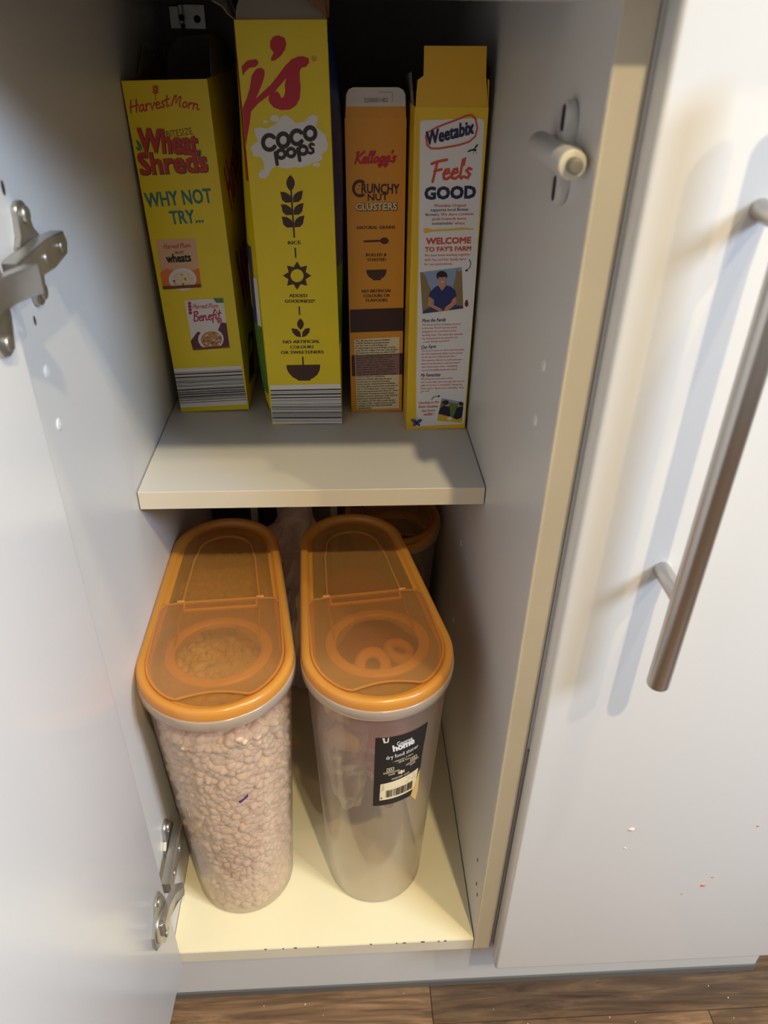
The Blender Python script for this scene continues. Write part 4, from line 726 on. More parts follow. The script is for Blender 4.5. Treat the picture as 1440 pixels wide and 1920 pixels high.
["P",4,"printed_photo","straw",3,[[47.41,162.62],[44.43,161.02],[42.57,164.26],[41.94,156.7],[40.18,149.06],[41.89,139.07],[41.58,125.52],[51.13,126.8]]],
["P",4,"printed_photo","denim",4,[[12.78,124.63],[23.26,130.22],[33.46,129.0],[43.56,130.05],[50.88,128.85],[51.13,126.8],[12.65,122.0]]],
["P",4,"printed_photo","hair",4,[[34.37,157.62],[34.07,155.96],[33.02,154.55],[31.38,153.62],[29.4,153.3],[27.4,153.64],[25.66,154.6],[24.47,156.02],[24.0,157.68],[24.32,159.34],[25.37,160.74],[27.0,161.66],[28.96,161.98],[30.96,161.64],[32.69,160.69],[33.88,159.28]]],
["P",4,"printed_photo","skin",5,[[26.9,152.44],[32.22,152.4],[34.18,146.9],[30.46,143.61],[26.39,146.95]]],
["P",4,"printed_photo","skin",6,[[33.21,154.58],[33.05,152.62],[32.37,150.95],[31.27,149.84],[29.93,149.46],[28.55,149.86],[27.35,150.99],[26.5,152.66],[26.13,154.63],[26.31,156.58],[26.99,158.23],[28.08,159.33],[29.41,159.71],[30.78,159.31],[31.98,158.2],[32.84,156.54]]],
["P",4,"printed_photo","hair",7,[[33.23,158.38],[32.93,157.56],[32.01,156.86],[30.61,156.4],[28.92,156.24],[27.22,156.42],[25.77,156.9],[24.78,157.61],[24.4,158.44],[24.7,159.27],[25.62,159.96],[27.03,160.42],[28.7,160.58],[30.4,160.4],[31.85,159.92],[32.84,159.22]]],
["P",4,"printed_photo","white",7,[[28.34,152.43],[31.65,152.63],[30.06,151.32]]],
["P",4,"printed_photo","shirt",6,[[18.8,142.59],[23.59,147.53],[26.31,148.61],[29.9,143.61],[33.54,148.55],[38.05,147.42],[42.15,144.07],[43.95,138.49],[39.85,135.72],[40.28,128.37],[23.36,127.95],[22.8,135.3],[17.84,138.7]]],
["P",4,"printed_photo","skin",7,[[17.84,138.7],[22.11,135.86],[20.96,131.37],[29.03,127.34],[32.01,124.46],[29.78,123.68],[23.41,126.82],[16.73,130.28]]],
["P",4,"printed_photo","skin",7,[[43.61,138.49],[40.41,135.72],[38.92,132.35],[34.06,128.43],[32.57,124.45],[35.41,124.43],[41.37,128.93],[44.48,133.43]]],
["P",4,"printed_emblem","darkred",2,[[55.81,131.08],[55.59,129.28],[54.77,128.17],[53.64,128.18],[52.66,129.3],[52.19,131.11],[52.42,132.9],[53.24,134.0],[54.36,133.99],[55.34,132.88]]],
["P",4,"printed_emblem","dark",2,[[55.03,134.13],[54.78,133.5],[54.08,133.24],[53.34,133.51],[53.0,134.15],[53.26,134.79],[53.95,135.04],[54.69,134.77]]],
["P",4,"printed_emblem","dark",3,[[53.96,131.66],[53.81,131.37],[53.48,131.37],[53.29,131.66],[53.43,131.96],[53.77,131.95]]],
["P",4,"printed_emblem","dark",3,[[54.89,129.72],[54.74,129.43],[54.4,129.43],[54.21,129.73],[54.36,130.02],[54.7,130.02]]],
["T",4,"lettering","navy",2,"Meet the Family",[12.39,113.59],[35.6,114.52],3.47,0.015,0.3,0],
["T",4,"small_print","brick",2,"We are proud to champion women",[12.39,110.22],[49.89,110.89],1.98,0.0037,0,0],
["T",4,"small_print","brick",2,"in farming. Myself and my sister",[12.52,106.82],[46.66,107.61],2.0,0.0037,0,0],
["T",4,"small_print","brick",2,"Abigail are key members of our",[12.64,103.41],[46.06,104.29],2.01,0.0037,0,0],
["T",4,"small_print","brick",2,"farming team. The team also includes",[12.77,99.99],[52.51,100.87],2.01,0.0037,0,0],
["T",4,"small_print","brick",2,"my husband and my parents too",[12.89,96.54],[47.87,97.56],2.02,0.0037,0,0],
["T",4,"small_print","brick",2,"- a true family operation!",[13.02,93.08],[39.95,94.27],2.03,0.0037,0,0],
["T",4,"lettering","navy",2,"Our Farm",[12.77,87.07],[27.04,87.86],3.61,0.015,0.3,0],
["T",4,"small_print","brick",2,"We love to share our farm with the public.",[12.87,84.28],[55.43,85.1],1.94,0.0037,0,0],
["T",4,"small_print","brick",2,"As well as growing wheat we are proud",[12.99,80.93],[53.31,81.78],1.95,0.0037,0,0],
["T",4,"small_print","brick",2,"of, we also run educational visits.",[13.11,77.57],[46.48,78.5],1.96,0.0037,0,0],
["T",4,"small_print","brick",2,"We welcome visitors to come and learn",[13.23,74.19],[53.4,75.03],1.97,0.0037,0,0],
["T",4,"small_print","brick",2,"about how the farm is run and others",[13.35,70.79],[51.26,71.66],1.98,0.0037,0,0],
["T",4,"small_print","brick",2,"their food comes from - something",[13.47,67.38],[49.11,68.27],1.99,0.0037,0,0],
["T",4,"small_print","brick",2,"we are incredibly passionate about.",[13.6,63.95],[49.68,64.83],2.0,0.0037,0,0],
["T",4,"lettering","navy",2,"My Favourites",[13.11,57.8],[32.81,58.4],3.78,0.015,0.3,0],
["T",4,"small_print","brick",2,"Watching the crop you've sown",[13.1,54.64],[45.25,55.44],2.02,0.0037,0,0],
["T",4,"small_print","brick",2,"and looked after grow through the seasons",[13.22,51.27],[57.45,51.89],2.03,0.0037,0,0],
["T",4,"small_print","brick",2,"right to harvest, is wonderful. Seeing the",[13.34,47.88],[55.15,48.54],2.05,0.0037,0,0],
["T",4,"small_print","brick",2,"fruits of your labour is so rewarding - best",[13.46,44.48],[56.94,45.11],2.06,0.0037,0,0],
["T",4,"small_print","brick",2,"job ever!",[13.58,41.06],[23.03,42.2],2.07,0.0037,0,0],
["T",4,"small_print","brick",2,"Checking on the",[11.84,28.3],[32.44,29.27],2.89,0.015,0.25,0],
["T",4,"small_print","brick",2,"flower meadows",[11.99,24.07],[32.18,24.52],2.91,0.015,0.25,0],
["T",4,"small_print","brick",2,"that house",[15.44,19.49],[29.21,20.18],2.93,0.015,0.25,0],
["T",4,"small_print","brick",2,"wildlife!",[17.42,15.3],[27.46,15.67],2.95,0.015,0.25,0],
["S",4,"printed_emblem","navy",2,[[24.99,33.07],[26.91,36.05],[31.71,36.88]],0.73],
["P",4,"printed_emblem","navy",2,[[34.13,36.84],[31.4,38.32],[31.77,35.58]]],
["P",4,"printed_photo","meadow",2,[[35.45,34.6],[58.24,29.38],[57.79,6.61],[31.81,9.39]]],
["P",4,"printed_photo","sky",3,[[35.45,34.6],[58.24,29.38],[58.16,27.0],[35.24,31.6]]],
["P",4,"printed_photo","yellowp",3,[[32.68,16.78],[39.43,16.66],[44.58,12.54],[51.98,12.41],[57.73,15.0],[57.79,6.61],[31.81,9.39]]],
["P",4,"printed_photo","navy2",4,[[33.65,22.11],[37.68,26.68],[43.9,24.59],[45.12,13.88],[39.51,15.32],[32.65,17.45]]],
["P",4,"printed_photo","skin",5,[[44.04,28.56],[43.61,26.7],[42.27,25.57],[40.53,25.6],[39.07,26.78],[38.43,28.65],[38.87,30.5],[40.2,31.62],[41.93,31.6],[43.4,30.43]]],
["P",4,"printed_photo","hair",6,[[43.11,29.89],[42.54,28.35],[40.89,27.42],[38.78,27.45],[37.03,28.44],[36.29,30.0],[36.86,31.54],[38.52,32.46],[40.62,32.43],[42.37,31.45]]],
["P",4,"printed_photo","navy2",4,[[48.28,12.47],[51.32,23.14],[54.82,25.73],[57.97,24.36],[56.92,12.32],[52.11,10.38]]],
["P",4,"printed_photo","skin",5,[[56.31,27.3],[55.99,25.75],[54.95,24.8],[53.59,24.82],[52.43,25.81],[51.91,27.37],[52.23,28.92],[53.27,29.86],[54.62,29.84],[55.78,28.86]]],
["P",4,"printed_photo","hair",6,[[57.7,28.33],[57.32,27.1],[56.15,26.35],[54.64,26.37],[53.36,27.16],[52.82,28.41],[53.21,29.65],[54.38,30.39],[55.88,30.37],[57.15,29.58]]],
["P",4,"printed_photo","white",5,[[47.33,11.81],[46.63,10.2],[44.75,9.56],[42.79,10.27],[41.9,11.91],[42.61,13.52],[44.49,14.16],[46.44,13.45]]],
["P",4,"printed_butterfly","dkblue",3,[[10.56,8.01],[9.95,9.52],[9.17,10.59],[8.25,11.31],[7.17,11.66],[5.96,11.66],[4.56,11.22],[5.16,9.72],[5.94,8.64],[6.86,7.92],[7.94,7.57],[9.16,7.57]]],
["P",4,"printed_butterfly","dkblue",3,[[10.57,7.73],[9.37,7.72],[8.47,7.41],[7.79,6.86],[7.36,6.07],[7.16,5.04],[7.24,3.72],[8.44,3.73],[9.35,4.04],[10.02,4.59],[10.46,5.39],[10.65,6.42]]],
["P",4,"printed_butterfly","blue",4,[[9.56,8.57],[9.04,9.43],[8.44,10.07],[7.77,10.54],[7.03,10.82],[6.21,10.92],[5.31,10.81],[5.82,9.95],[6.42,9.3],[7.09,8.84],[7.84,8.56],[8.65,8.45]]],
["P",4,"printed_butterfly","blue",4,[[9.97,7.2],[9.27,7.05],[8.71,6.76],[8.28,6.35],[7.96,5.82],[7.77,5.18],[7.71,4.39],[8.42,4.54],[8.97,4.83],[9.41,5.24],[9.72,5.77],[9.92,6.41]]],
["P",4,"printed_butterfly","dkblue",3,[[10.56,8.01],[11.99,7.52],[13.21,7.47],[14.26,7.79],[15.14,8.48],[15.85,9.52],[16.36,11.01],[14.93,11.5],[13.71,11.55],[12.66,11.23],[11.78,10.54],[11.07,9.5]]],
["P",4,"printed_butterfly","dkblue",3,[[10.57,7.73],[10.56,6.42],[10.83,5.38],[11.31,4.57],[12.03,4.0],[12.96,3.65],[14.16,3.59],[14.16,4.91],[13.89,5.95],[13.4,6.76],[12.69,7.33],[11.76,7.67]]],
["P",4,"printed_butterfly","blue",4,[[11.52,8.53],[12.44,8.38],[13.25,8.46],[13.98,8.71],[14.62,9.16],[15.18,9.78],[15.63,10.62],[14.72,10.77],[13.91,10.69],[13.18,10.44],[12.54,10.0],[11.98,9.38]]],
["P",4,"printed_butterfly","blue",4,[[11.2,7.18],[11.3,6.39],[11.54,5.74],[11.89,5.19],[12.35,4.77],[12.93,4.45],[13.64,4.28],[13.54,5.07],[13.3,5.73],[12.95,6.27],[12.48,6.69],[11.91,7.01]]],
["S",4,"printed_butterfly","dark",5,[[10.49,10.17],[10.9,5.01]],0.49],
["S",4,"printed_butterfly","dark",5,[[10.36,10.45],[9.17,13.16]],0.14],
["S",4,"printed_butterfly","dark",5,[[10.48,10.44],[12.35,13.38]],0.15]]''')

# ---------------------------------------------------------------- cereal cartons
def carton(name, label, X, Y, lean, w, d, h, col, bl=0, brr=0, blz=None, brz=None, px=3.2, yaw=0):
    t = thing(name, label, 'cereal box', (X, Y, SZ+.15), (0, math.radians(-lean), math.radians(yaw)), 'opened cereal boxes on the shelf')
    blz = blz or (lambda v: 1); brz = brz or (lambda v: 1)
    def bulge(s, u, v):
        k = 1-abs(2*u/d-1)**px; zz = math.sin(PI*min(1, max(0, v/h)))**.45 if 0 < v < h else 0
        return (bl if s < 0 else brr)*k*zz*(blz(v/h) if s < 0 else brz(v/h))
    V, F, mi = [], [], []
    nv, nu = 16, 22
    def sheet(fn, nu_, nv_, flip, m):
        b0 = len(V)
        for j in range(nv_+1):
            for i in range(nu_+1): V.append(fn(i/nu_, j/nv_))
        for j in range(nv_):
            for i in range(nu_):
                a = b0+j*(nu_+1)+i; q = (a, a+1, a+nu_+2, a+nu_+1); F.append(q[::-1] if flip else q); mi.append(m)
    g = .7
    for inn, m in ((0, 0), (g, 1)):
        sheet(lambda a, b_: (inn+a*(w-2*inn), inn, b_*h), 1, 1, inn > 0, m)
        sheet(lambda a, b_: (inn+a*(w-2*inn), d-inn, b_*h), 1, 1, inn == 0, m)
        sheet(lambda a, b_: (inn-bulge(-1, a*d, b_*h), inn+a*(d-2*inn), b_*h), nu, nv, inn == 0, m)
        sheet(lambda a, b_: (w-inn+bulge(1, a*d, b_*h), inn+a*(d-2*inn), b_*h), nu, nv, inn > 0, m)
        sheet(lambda a, b_: (inn+a*(w-2*inn), inn+b_*(d-2*inn), inn), 1, 1, inn == 0, m)
    # raw board rim round the open top
    ring = [(0, 0), (w, 0), (w, d), (0, d)]; rin = [(g, g), (w-g, g), (w-g, d-g), (g, d-g)]; b0 = len(V)
    for p in ring+rin: V.append((p[0], p[1], h))
    for i in range(4): F.append((b0+i, b0+(i+1) % 4, b0+4+(i+1) % 4, b0+4+i)); mi.append(1)
    pyobj('carton', V, F, [col, GREYB], t, True, mi)
    front = lambda u, v, l: (u, -l, v)
    left = lambda u, v, l: (-bulge(-1, u, v)-l, u, v)
    right = lambda u, v, l: (w+bulge(1, u, v)+l, u, v)
    return t, front, left, right
def flap(name, pts, thick, m, parent, bend=None, jag=0, seed=0, inner=None):
    """a card flap: outline pts in 3-D, thickened"""
    bm = bmesh.new(); vs = [bm.verts.new(p) for p in pts]; f = bm.faces.new(vs)
    bmesh.ops.triangulate(bm, faces=[f]); bm.normal_update()
    n = sum((q.normal for q in bm.faces), Vector()).normalized()
    e = bmesh.ops.extrude_face_region(bm, geom=list(bm.faces)); bmesh.ops.translate(bm, vec=n*thick, verts=[v for v in e['geom'] if isinstance(v, bmesh.types.BMVert)])
    return obj(name, bm, m, parent)
YEL = mat('carton_yellow', (232, 206, 22), .42, var=.02, vscale=30)
YEL2 = mat('carton_warm_yellow', (232, 190, 34), .42, var=.02, vscale=30)
ORA = mat('carton_orange', (222, 150, 32), .42, var=.02, vscale=30)
WHC = mat('carton_white', (214, 208, 198), .6)
def grp(b): return [p for p in PRINTS if p[1] == b]
def patch(name, col, u0, v0, u1, v1, lay=1, du=5, dv=10):
    """a print field cut into cells so that it follows the bulging side"""
    nu, nv = max(1, round((u1-u0)/du)), max(1, round((v1-v0)/dv)); out = []
    for i in range(nu):
        for j in range(nv):
            a, b_ = u0+(u1-u0)*i/nu, u0+(u1-u0)*(i+1)/nu; c, d = v0+(v1-v0)*j/nv, v0+(v1-v0)*(j+1)/nv
            out.append(['P', 0, name, col, lay, [[a, c], [b_, c], [b_, d], [a, d]]])
    return out
def rect(name, col, u0, v0, u1, v1, lay=1, b=0): return ['P', b, name, col, lay, [[u0, v0], [u1, v0], [u1, v1], [u0, v1]]]

# 1 wheat shreds, leaning on the left wall
t1, fr, lf, rt = carton('cereal_box', 'yellow wheat shreds cereal box leaning against the left wall, leftmost on the shelf', 11.3, 335.6, 1.9, 72.2, 195, 308, YEL, 0, 5)
build_prints(grp(1), t1, fr, (0.1, 72.1))
build_prints([['T', 1, 'side_print', 'red', 1, 'Harvest', [28, 196], [120, 232], 42, .01, .25, 0], ['T', 1, 'side_print', 'red', 1, 'Wheat', [24, 100], [150, 100], 60, .02, 0, 0],
  ['P', 1, 'side_print', 'green', 1, [[20, 30], [60, 22], [80, 60], [40, 70]]], ['P', 1, 'side_print', 'dkblue', 2, [[16, 22], [60, 18], [60, 46], [30, 44]]]], t1, rt)
flap('torn_flap', [(.5, 60, 308), (.5, 185, 308), (4, 170, 325), (6, 140, 330), (5, 120, 322), (4, 90, 333), (3, 70, 320)], .8, GREYB, t1)
flap('torn_flap', [(71.5, 30, 308), (71.5, 190, 308), (69, 175, 336), (66, 120, 330), (67, 100, 345), (68, 70, 332), (70, 45, 318)], .8, GREYB, t1)
flap('dust_flap', [(1, 194, 308), (71, 194, 308), (66, 188, 332), (50, 186, 340), (20, 186, 338), (8, 188, 326)], .8, GREYB, t1)

# 2 coco pops, tallest
t2, fr, lf, rt = carton('cereal_box', 'tall yellow coco pops cereal box with torn open top, second from the left', 110.8, 302.5, 1.15, 72.8, 210, 352.5, YEL, 18, 12.5, lambda v: .45+.55*max(0, 1-v*1.2), lambda v: .15+.85*min(1, max(0, (v-.15)*1.6)), 7)
build_prints(grp(2), t2, fr, (0.1, 72.7))
build_prints(patch('side_print', 'lime', 1.5, 34, 90, 104)+patch('side_print', 'bluepack', 8, 104, 90, 178)+patch('side_print', 'white', 2, 104, 8, 150)+patch('side_print', 'yellowp', 18, 118, 34, 160, 3)+patch('side_print', 'choc', 10, 8, 28, 22)+patch('side_print', 'crimsonlogo', 1, 235, 5, 330), t2, lf)
build_prints(patch('side_print', 'bluepack', .8, 160, 120, 350)+patch('side_print', 'lime', .8, 84, 120, 160), t2, rt)
def arch(x0, x1, y0, z0, lean, hh, n=12, jag=0, seed=1):
    random.seed(seed); P = []
    for i in range(n+1):
        a = PI*i/n; k = math.sin(a)**.85 if 0 < i < n else 0
        P.append(((x0+x1)/2-(x1-x0)/2*math.cos(a), y0+lean*k, z0+hh*k+random.uniform(-jag, jag)*(0 < i < n)))
    return P
flap('dust_flap', arch(1, 72, 1.4, 352.4, 20, 30), .8, mat('grey_board_light', (186, 176, 162), .8, bump=.15, bscale=300), t2)
flap('torn_flap', [(.2, 2, 352.3), (.2, 16, 353), (-8, 16, 366), (-20, 16, 375), (-25, 8, 373), (-16, 6, 364.5), (-9, 5, 361), (-5, 4, 356)], .9, GREYB, t2)
flap('torn_flap', [(.3, 30, 352.5), (.3, 200, 352.5), (-12, 196, 372), (-14, 160, 378), (-12, 120, 371), (-14, 80, 378), (-10, 50, 372)], .8, GREYB, t2)
flap('torn_flap', [(44, -.6, 373), (51, -.6, 367), (57, -.6, 366), (63, -.6, 360), (68, -.6, 358), (72.2, -.4, 352.6), (74.5, 4, 354), (75, 5, 364), (71, 4, 376), (60, 2, 382)], .9, mat('torn_brown_board', (140, 104, 72), .9, bump=.3, bscale=500), t2)

# 3 crunchy nut clusters
t3, fr, lf, rt = carton('cereal_box', 'narrow orange crunchy nut clusters box with white flap up, third from the left', 193.8, 332, .8, 54.6, 180, 282.3, ORA, 1, 0)
build_prints(grp(3), t3, fr, (0.1, 54.5))
build_prints([['P', 3, 'side_print', 'dkband', 1, [[2, 80], [170, 80], [170, 112], [2, 112]]], ['P', 3, 'side_print', 'darkred', 1, [[2, 130], [170, 130], [170, 170], [2, 160]]]], t3, lf)
flap('tuck_flap', [(.6, .2, 282.3), (54.2, .2, 282.3), (53.6, .8, 291.2), (1.4, .8, 291.2)], .6, ORA, t3)
f3 = flap('tuck_flap', [(1.4, .8, 291.2), (53.6, .8, 291.2), (53.4, 1.4, 300), (51, 1.6, 304), (47, 1.8, 305.6), (8, 1.8, 305.6), (4, 1.6, 304), (1.8, 1.4, 300)], .6, WHC, t3)
f3['label'] = 'white upright tuck flap with a printed number'
build_prints([['T', 3, 'printed_number', 'dark', 1, '320000011452', [17.5, 294.3], [38, 294.6], 3.4, .0, 0, 0], ['S', 3, 'printed_number', 'grey', 1, [[30, 302], [42, 302], [42, 295]], .25]], t3, lambda u, v, l: (u, .5-l, v))
flap('dust_flap', [(1, 40, 282), (1, 120, 282), (-1, 112, 300), (-2, 60, 302), (0, 46, 296)], .7, GREYB, t3); flap('dust_flap', [(54, 40, 282), (54, 120, 282), (55, 112, 298), (55, 60, 300), (54, 46, 294)], .7, GREYB, t3)

# 4 weetabix
t4, fr, lf, rt = carton('cereal_box', 'white and yellow weetabix box with tall yellow flap, beside the right wall', 249.9, 289, .45, 61.2, 190, 295, YEL2, 0, 0)
build_prints(grp(4), t4, fr, (0.1, 61.1))
build_prints([['S', 4, 'corner_crease', 'ochre', 1, [[3.2, 2], [2.6, 140], [1.4, 290]], .7], ['S', 4, 'corner_crease', 'yellowp', 1, [[6.6, 2], [5.2, 140], [2.6, 290]], .5]], t4, fr)
flap('tuck_flap', [(.4, .5, 295.1), (60.8, .5, 295.1), (60, .5, 314), (57, .5, 317.2), (56, .5, 337.8), (6, .5, 337.6), (6.2, .5, 317.2), (1.4, .5, 314)], .7, mat('flap_warm_yellow', (222, 170, 36), .45), t4)
flap('dust_flap', [(.5, 20, 295), (.5, 90, 295), (-1, 84, 314), (-1, 40, 318)], .7, GREYB, t4); flap('dust_flap', [(60.7, 20, 295), (60.7, 90, 295), (62.2, 84, 320), (62.2, 34, 326)], .7, YEL2, t4)

# ---------------------------------------------------------------- dry food tubs
def egg(r1, r2, L, n=28):
    D = L-r1-r2; ph = math.asin((r1-r2)/D); out = []
    for i in range(n): a = ph+(PI-2*ph)*i/(n-1); out.append((r2*math.cos(a), L/2-r2+r2*math.sin(a)))
    for i in range(n): a = PI-ph+(PI+2*ph)*i/(n-1); out.append((r1*math.cos(a), -L/2+r1+r1*math.sin(a)))
    return out
def eggin(R1, R2, LL, d, n=28): return egg(R1-d, R2-d, LL-2*d, n)
def loft(name, rings, m, parent, close0=False, close1=False, smooth='all'):
    V, F = [], []; n = len(rings[0][0])
    for pts, z in rings: V += [(p[0], p[1], z) for p in pts]
    for j in range(len(rings)-1):
        for i in range(n): F.append((j*n+i, j*n+(i+1) % n, (j+1)*n+(i+1) % n, (j+1)*n+i))
    if close0: F.append(tuple(range(n))[::-1])
    if close1: F.append(tuple(range((len(rings)-1)*n, len(rings)*n)))
    return pyobj(name, V, F, m, parent, smooth)
TUB = clearplastic('tub_clear', (242, 230, 214), .27, .12, .5, (254, 252, 248), bump=.06, bscale=25)
RIM = clearplastic('tub_rim_clear', (232, 222, 204), .6, .2, .6, (230, 226, 220))
LIDO = clearplastic('lid_orange', (244, 184, 84), .84, .25, .4, (252, 212, 120))
LIDP = clearplastic('lid_orange_thin', (218, 180, 112), .34, .18, .45, (250, 228, 176))
LIDF = clearplastic('lid_flap_orange', (226, 192, 134), .22, .2, .45, (252, 238, 204))
LIDR = clearplastic('lid_ridge_orange', (236, 190, 116), .5, .2, .5, (250, 224, 164))
def tub(label, X, Y, yaw, H, R1=68.9, R2=56.1, L=290.5, flaplab=None):
    t = thing('storage_tub', label, 'storage tub', (X, Y, .3), (0, 0, yaw), 'orange lidded dry food tubs')
    E = lambda d, n=28: eggin(R1, R2, L, d, n)
    rb = 3.4+13.5
    wall = [(E(rb+4), .2), (E(rb+1.2), 1), (E(rb), 4)]+[(E(rb-13.5*k/8), 4+(H-30)*k/8) for k in range(1, 9)]+[(E(2.4), H-22)]
    loft('tub_body', wall, TUB, t, close0=True)
    loft('rim', [(E(2.6), H-24), (E(.6), H-23.2), (E(-.9), H-21.5), (E(-1.2), H-12), (E(-.4), H-10.6), (E(2.4), H-10.4), (E(2.6), H-24)], RIM, t)
    loft('lid_ring', [(E(2.5), H-13), (E(.3), H-12.6), (E(-.1), H-11), (E(0), H-4), (E(.8), H-1.4), (E(2.8), H), (E(6.4), H-.4), (E(8.2), H-2.4), (E(9), H-5.4), (E(11), H-6), (E(12.5), H-5.2), (E(12.5), H-7.2), (E(8), H-7.6), (E(4), H-4), (E(2.5), H-13)], LIDO, t)
    # inner plate with the pouring hole
    hc = Vector((1.5, -67)); hr = 40
    n = 56
    def plate(outer, hole, z0, z1, name, m, lift=0):
        V = [(p[0], p[1], z1) for p in outer]+[(p[0], p[1], z1) for p in hole]+[(p[0], p[1], z0) for p in outer]+[(p[0], p[1], z0) for p in hole]; k = len(outer); F = []
        for i in range(k):
            j = (i+1) % k
            F.append((i, j, k+j, k+i)); F.append((2*k+j, 2*k+i, 3*k+i, 3*k+j)); F.append((j, i, 2*k+i, 2*k+j)); F.append((k+i, k+j, 3*k+j, 3*k+i))
        return pyobj(name, V, F, m, t, True)
    def around(c, r, outer, ex=1.0):
        out = []
        for p in outer: a = math.atan2(p[1]-c.y, p[0]-c.x); out.append((c.x+r*math.cos(a), c.y+r*ex*math.sin(a)))
        return out
    out = E(12); plate(out, around(hc, hr, out, .93), H-6.4, H-5.6, 'lid_plate', LIDP)
    # ring round the hole
    def tor(prof, name, m, c, ex=.93):
        V, F = [], []; k = 48
        for a in range(k):
            for dr, z in prof: V.append((c.x+(hr+dr)*math.cos(2*PI*a/k), c.y+(hr+dr)*ex*math.sin(2*PI*a/k), z))
        q = len(prof)
        for a in range(k):
            for i in range(q-1): F.append((a*q+i, a*q+i+1, ((a+1) % k)*q+i+1, ((a+1) % k)*q+i))
        return pyobj(name, V, F, m, t, 'all')
    tor([(-1.5, H-10), (-2, H-4.6), (-.4, H-3.6), (6.6, H-3.6), (8, H-5), (8, H-6.4)], 'pour_ring', LIDO, hc)
    # raised flap that closes over the hole
    hw = 37.5; fr = []
    N = 30
    for i in range(N+1):
        a = PI+(PI)*i/N; r = 59.5; fr.append((r*math.cos(a), -L/2+R1+r*1.0*math.sin(a)))
    # clip the nose with a shallow scoop
    zy = -L/2+R1-50
    nose = []
    for p in fr:
        if p[1] < zy: nose.append((p[0], zy+5.5*math.cos(p[0]/30*PI/2) if abs(p[0]) < 30 else zy))
        else: nose.append(p)
    top = [(57, -10), (52, -3), (hw, -1.5), (-hw, -1.5), (-52, -3), (-57, -10)]
    foot = nose+[(p[0], p[1]) for p in top]
    bm = bmesh.new(); prism(bm, foot, 2, H-2.6, H-1.4); es = [e for e in bm.edges if all(abs(v.co.z-(H-1.4)) < .01 for v in e.verts)]
    f = obj('pour_flap', bm, LIDF, t, False)
    if flaplab: f['label'] = flaplab
    loftrim = [(p[0], p[1]) for p in foot]
    bm = bmesh.new()
    for i in range(len(foot)):
        a, b_ = Vector((*foot[i], 0)), Vector((*foot[(i+1) % len(foot)], 0))
        if (b_-a).length < .3: continue
        d = (b_-a).normalized(); q = Vector((-d.y, d.x, 0))*.9
        vs = [bm.verts.new(p) for p in (a+q+Vector((0, 0, H-1.5)), b_+q+Vector((0, 0, H-1.5)), b_-q+Vector((0, 0, H-1.5)), a-q+Vector((0, 0, H-1.5)))]; v2 = [bm.verts.new(v.co+Vector((0, 0, .9))) for v in vs]
        bm.faces.new(vs); bm.faces.new(v2[::-1])
        for k in range(4): bm.faces.new((vs[k], v2[k], v2[(k+1) % 4], vs[(k+1) % 4]))
    obj('flap_edge', bm, LIDR, f)
    bm = bmesh.new()
    box(bm, -hw+2, hw-2, -1, 1.2, H-5.2, H-1.2, bev=.5); box(bm, -hw+2, hw-2, -12, -9.8, H-5.2, H-1.6, bev=.5); box(bm, -hw+2, -hw+4, -12, 0, H-5.2, H-1.6, bev=.5); box(bm, hw-4, hw-2, -12, 0, H-5.2, H-1.6, bev=.5)
    for s in (-1, 1): cyl(bm, (s*(hw-3), 1.5, H-2.6), (s*(hw+4), 1.5, H-2.6), 2.2, 14, bev=.4)
    obj('flap_hinge', bm, LIDO, t, True)
    # ribs running along the lid: from the nose ring back to the rounded rear of the recess
    bm = bmesh.new(); path = [(hw, -60), (hw-.5, 0), (hw-6, 70)]+[((hw-9)*math.cos(a), 84+(R2-27)*1.0*math.sin(a)+0) for a in [PI*k/14 for k in range(15)]]+[(-hw+6, 70), (-hw+.5, 0), (-hw, -60)]
    for i in range(len(path)-1):
        a, b_ = Vector((*path[i], 0)), Vector((*path[i+1], 0)); d = (b_-a).normalized(); q = Vector((-d.y, d.x, 0))*.9; z0, z1 = H-5.7, H-3.6
        vs = [bm.verts.new(p+Vector((0, 0, z0))) for p in (a+q, b_+q, b_-q, a-q)]; v2 = [bm.verts.new(v.co+Vector((0, 0, z1-z0))) for v in vs]
        bm.faces.new(vs); bm.faces.new(v2[::-1])
        for k in range(4): bm.faces.new((vs[k], v2[k], v2[(k+1) % 4], vs[(k+1) % 4]))
    obj('lid_rib', bm, LIDR, t)
    return t, E
def tubpt(R1, R2, L, H, ang, z, lift=0):
    """point on the front wall, ang from the nose (-y) towards +x"""
    k = min(1, max(0, (z-4)/(H-30))); ins = 3.4+13.5*(1-k); r = R1-ins+lift
    return (r*math.sin(ang), -L/2+R1-r*math.cos(ang), z)
ta, EA = tub('orange lidded tub full of puffed cereal at the left', 62.8, 164.8, .072, 332)
tb, EB = tub('orange lidded tub with a torn black sticker and a bag inside', 203.1, 170.1, .121, 332)
tc_, EC = tub('smaller orange lidded tub standing behind at the right under the shelf', 245, 432, .03, 276, 62, 50, 196)

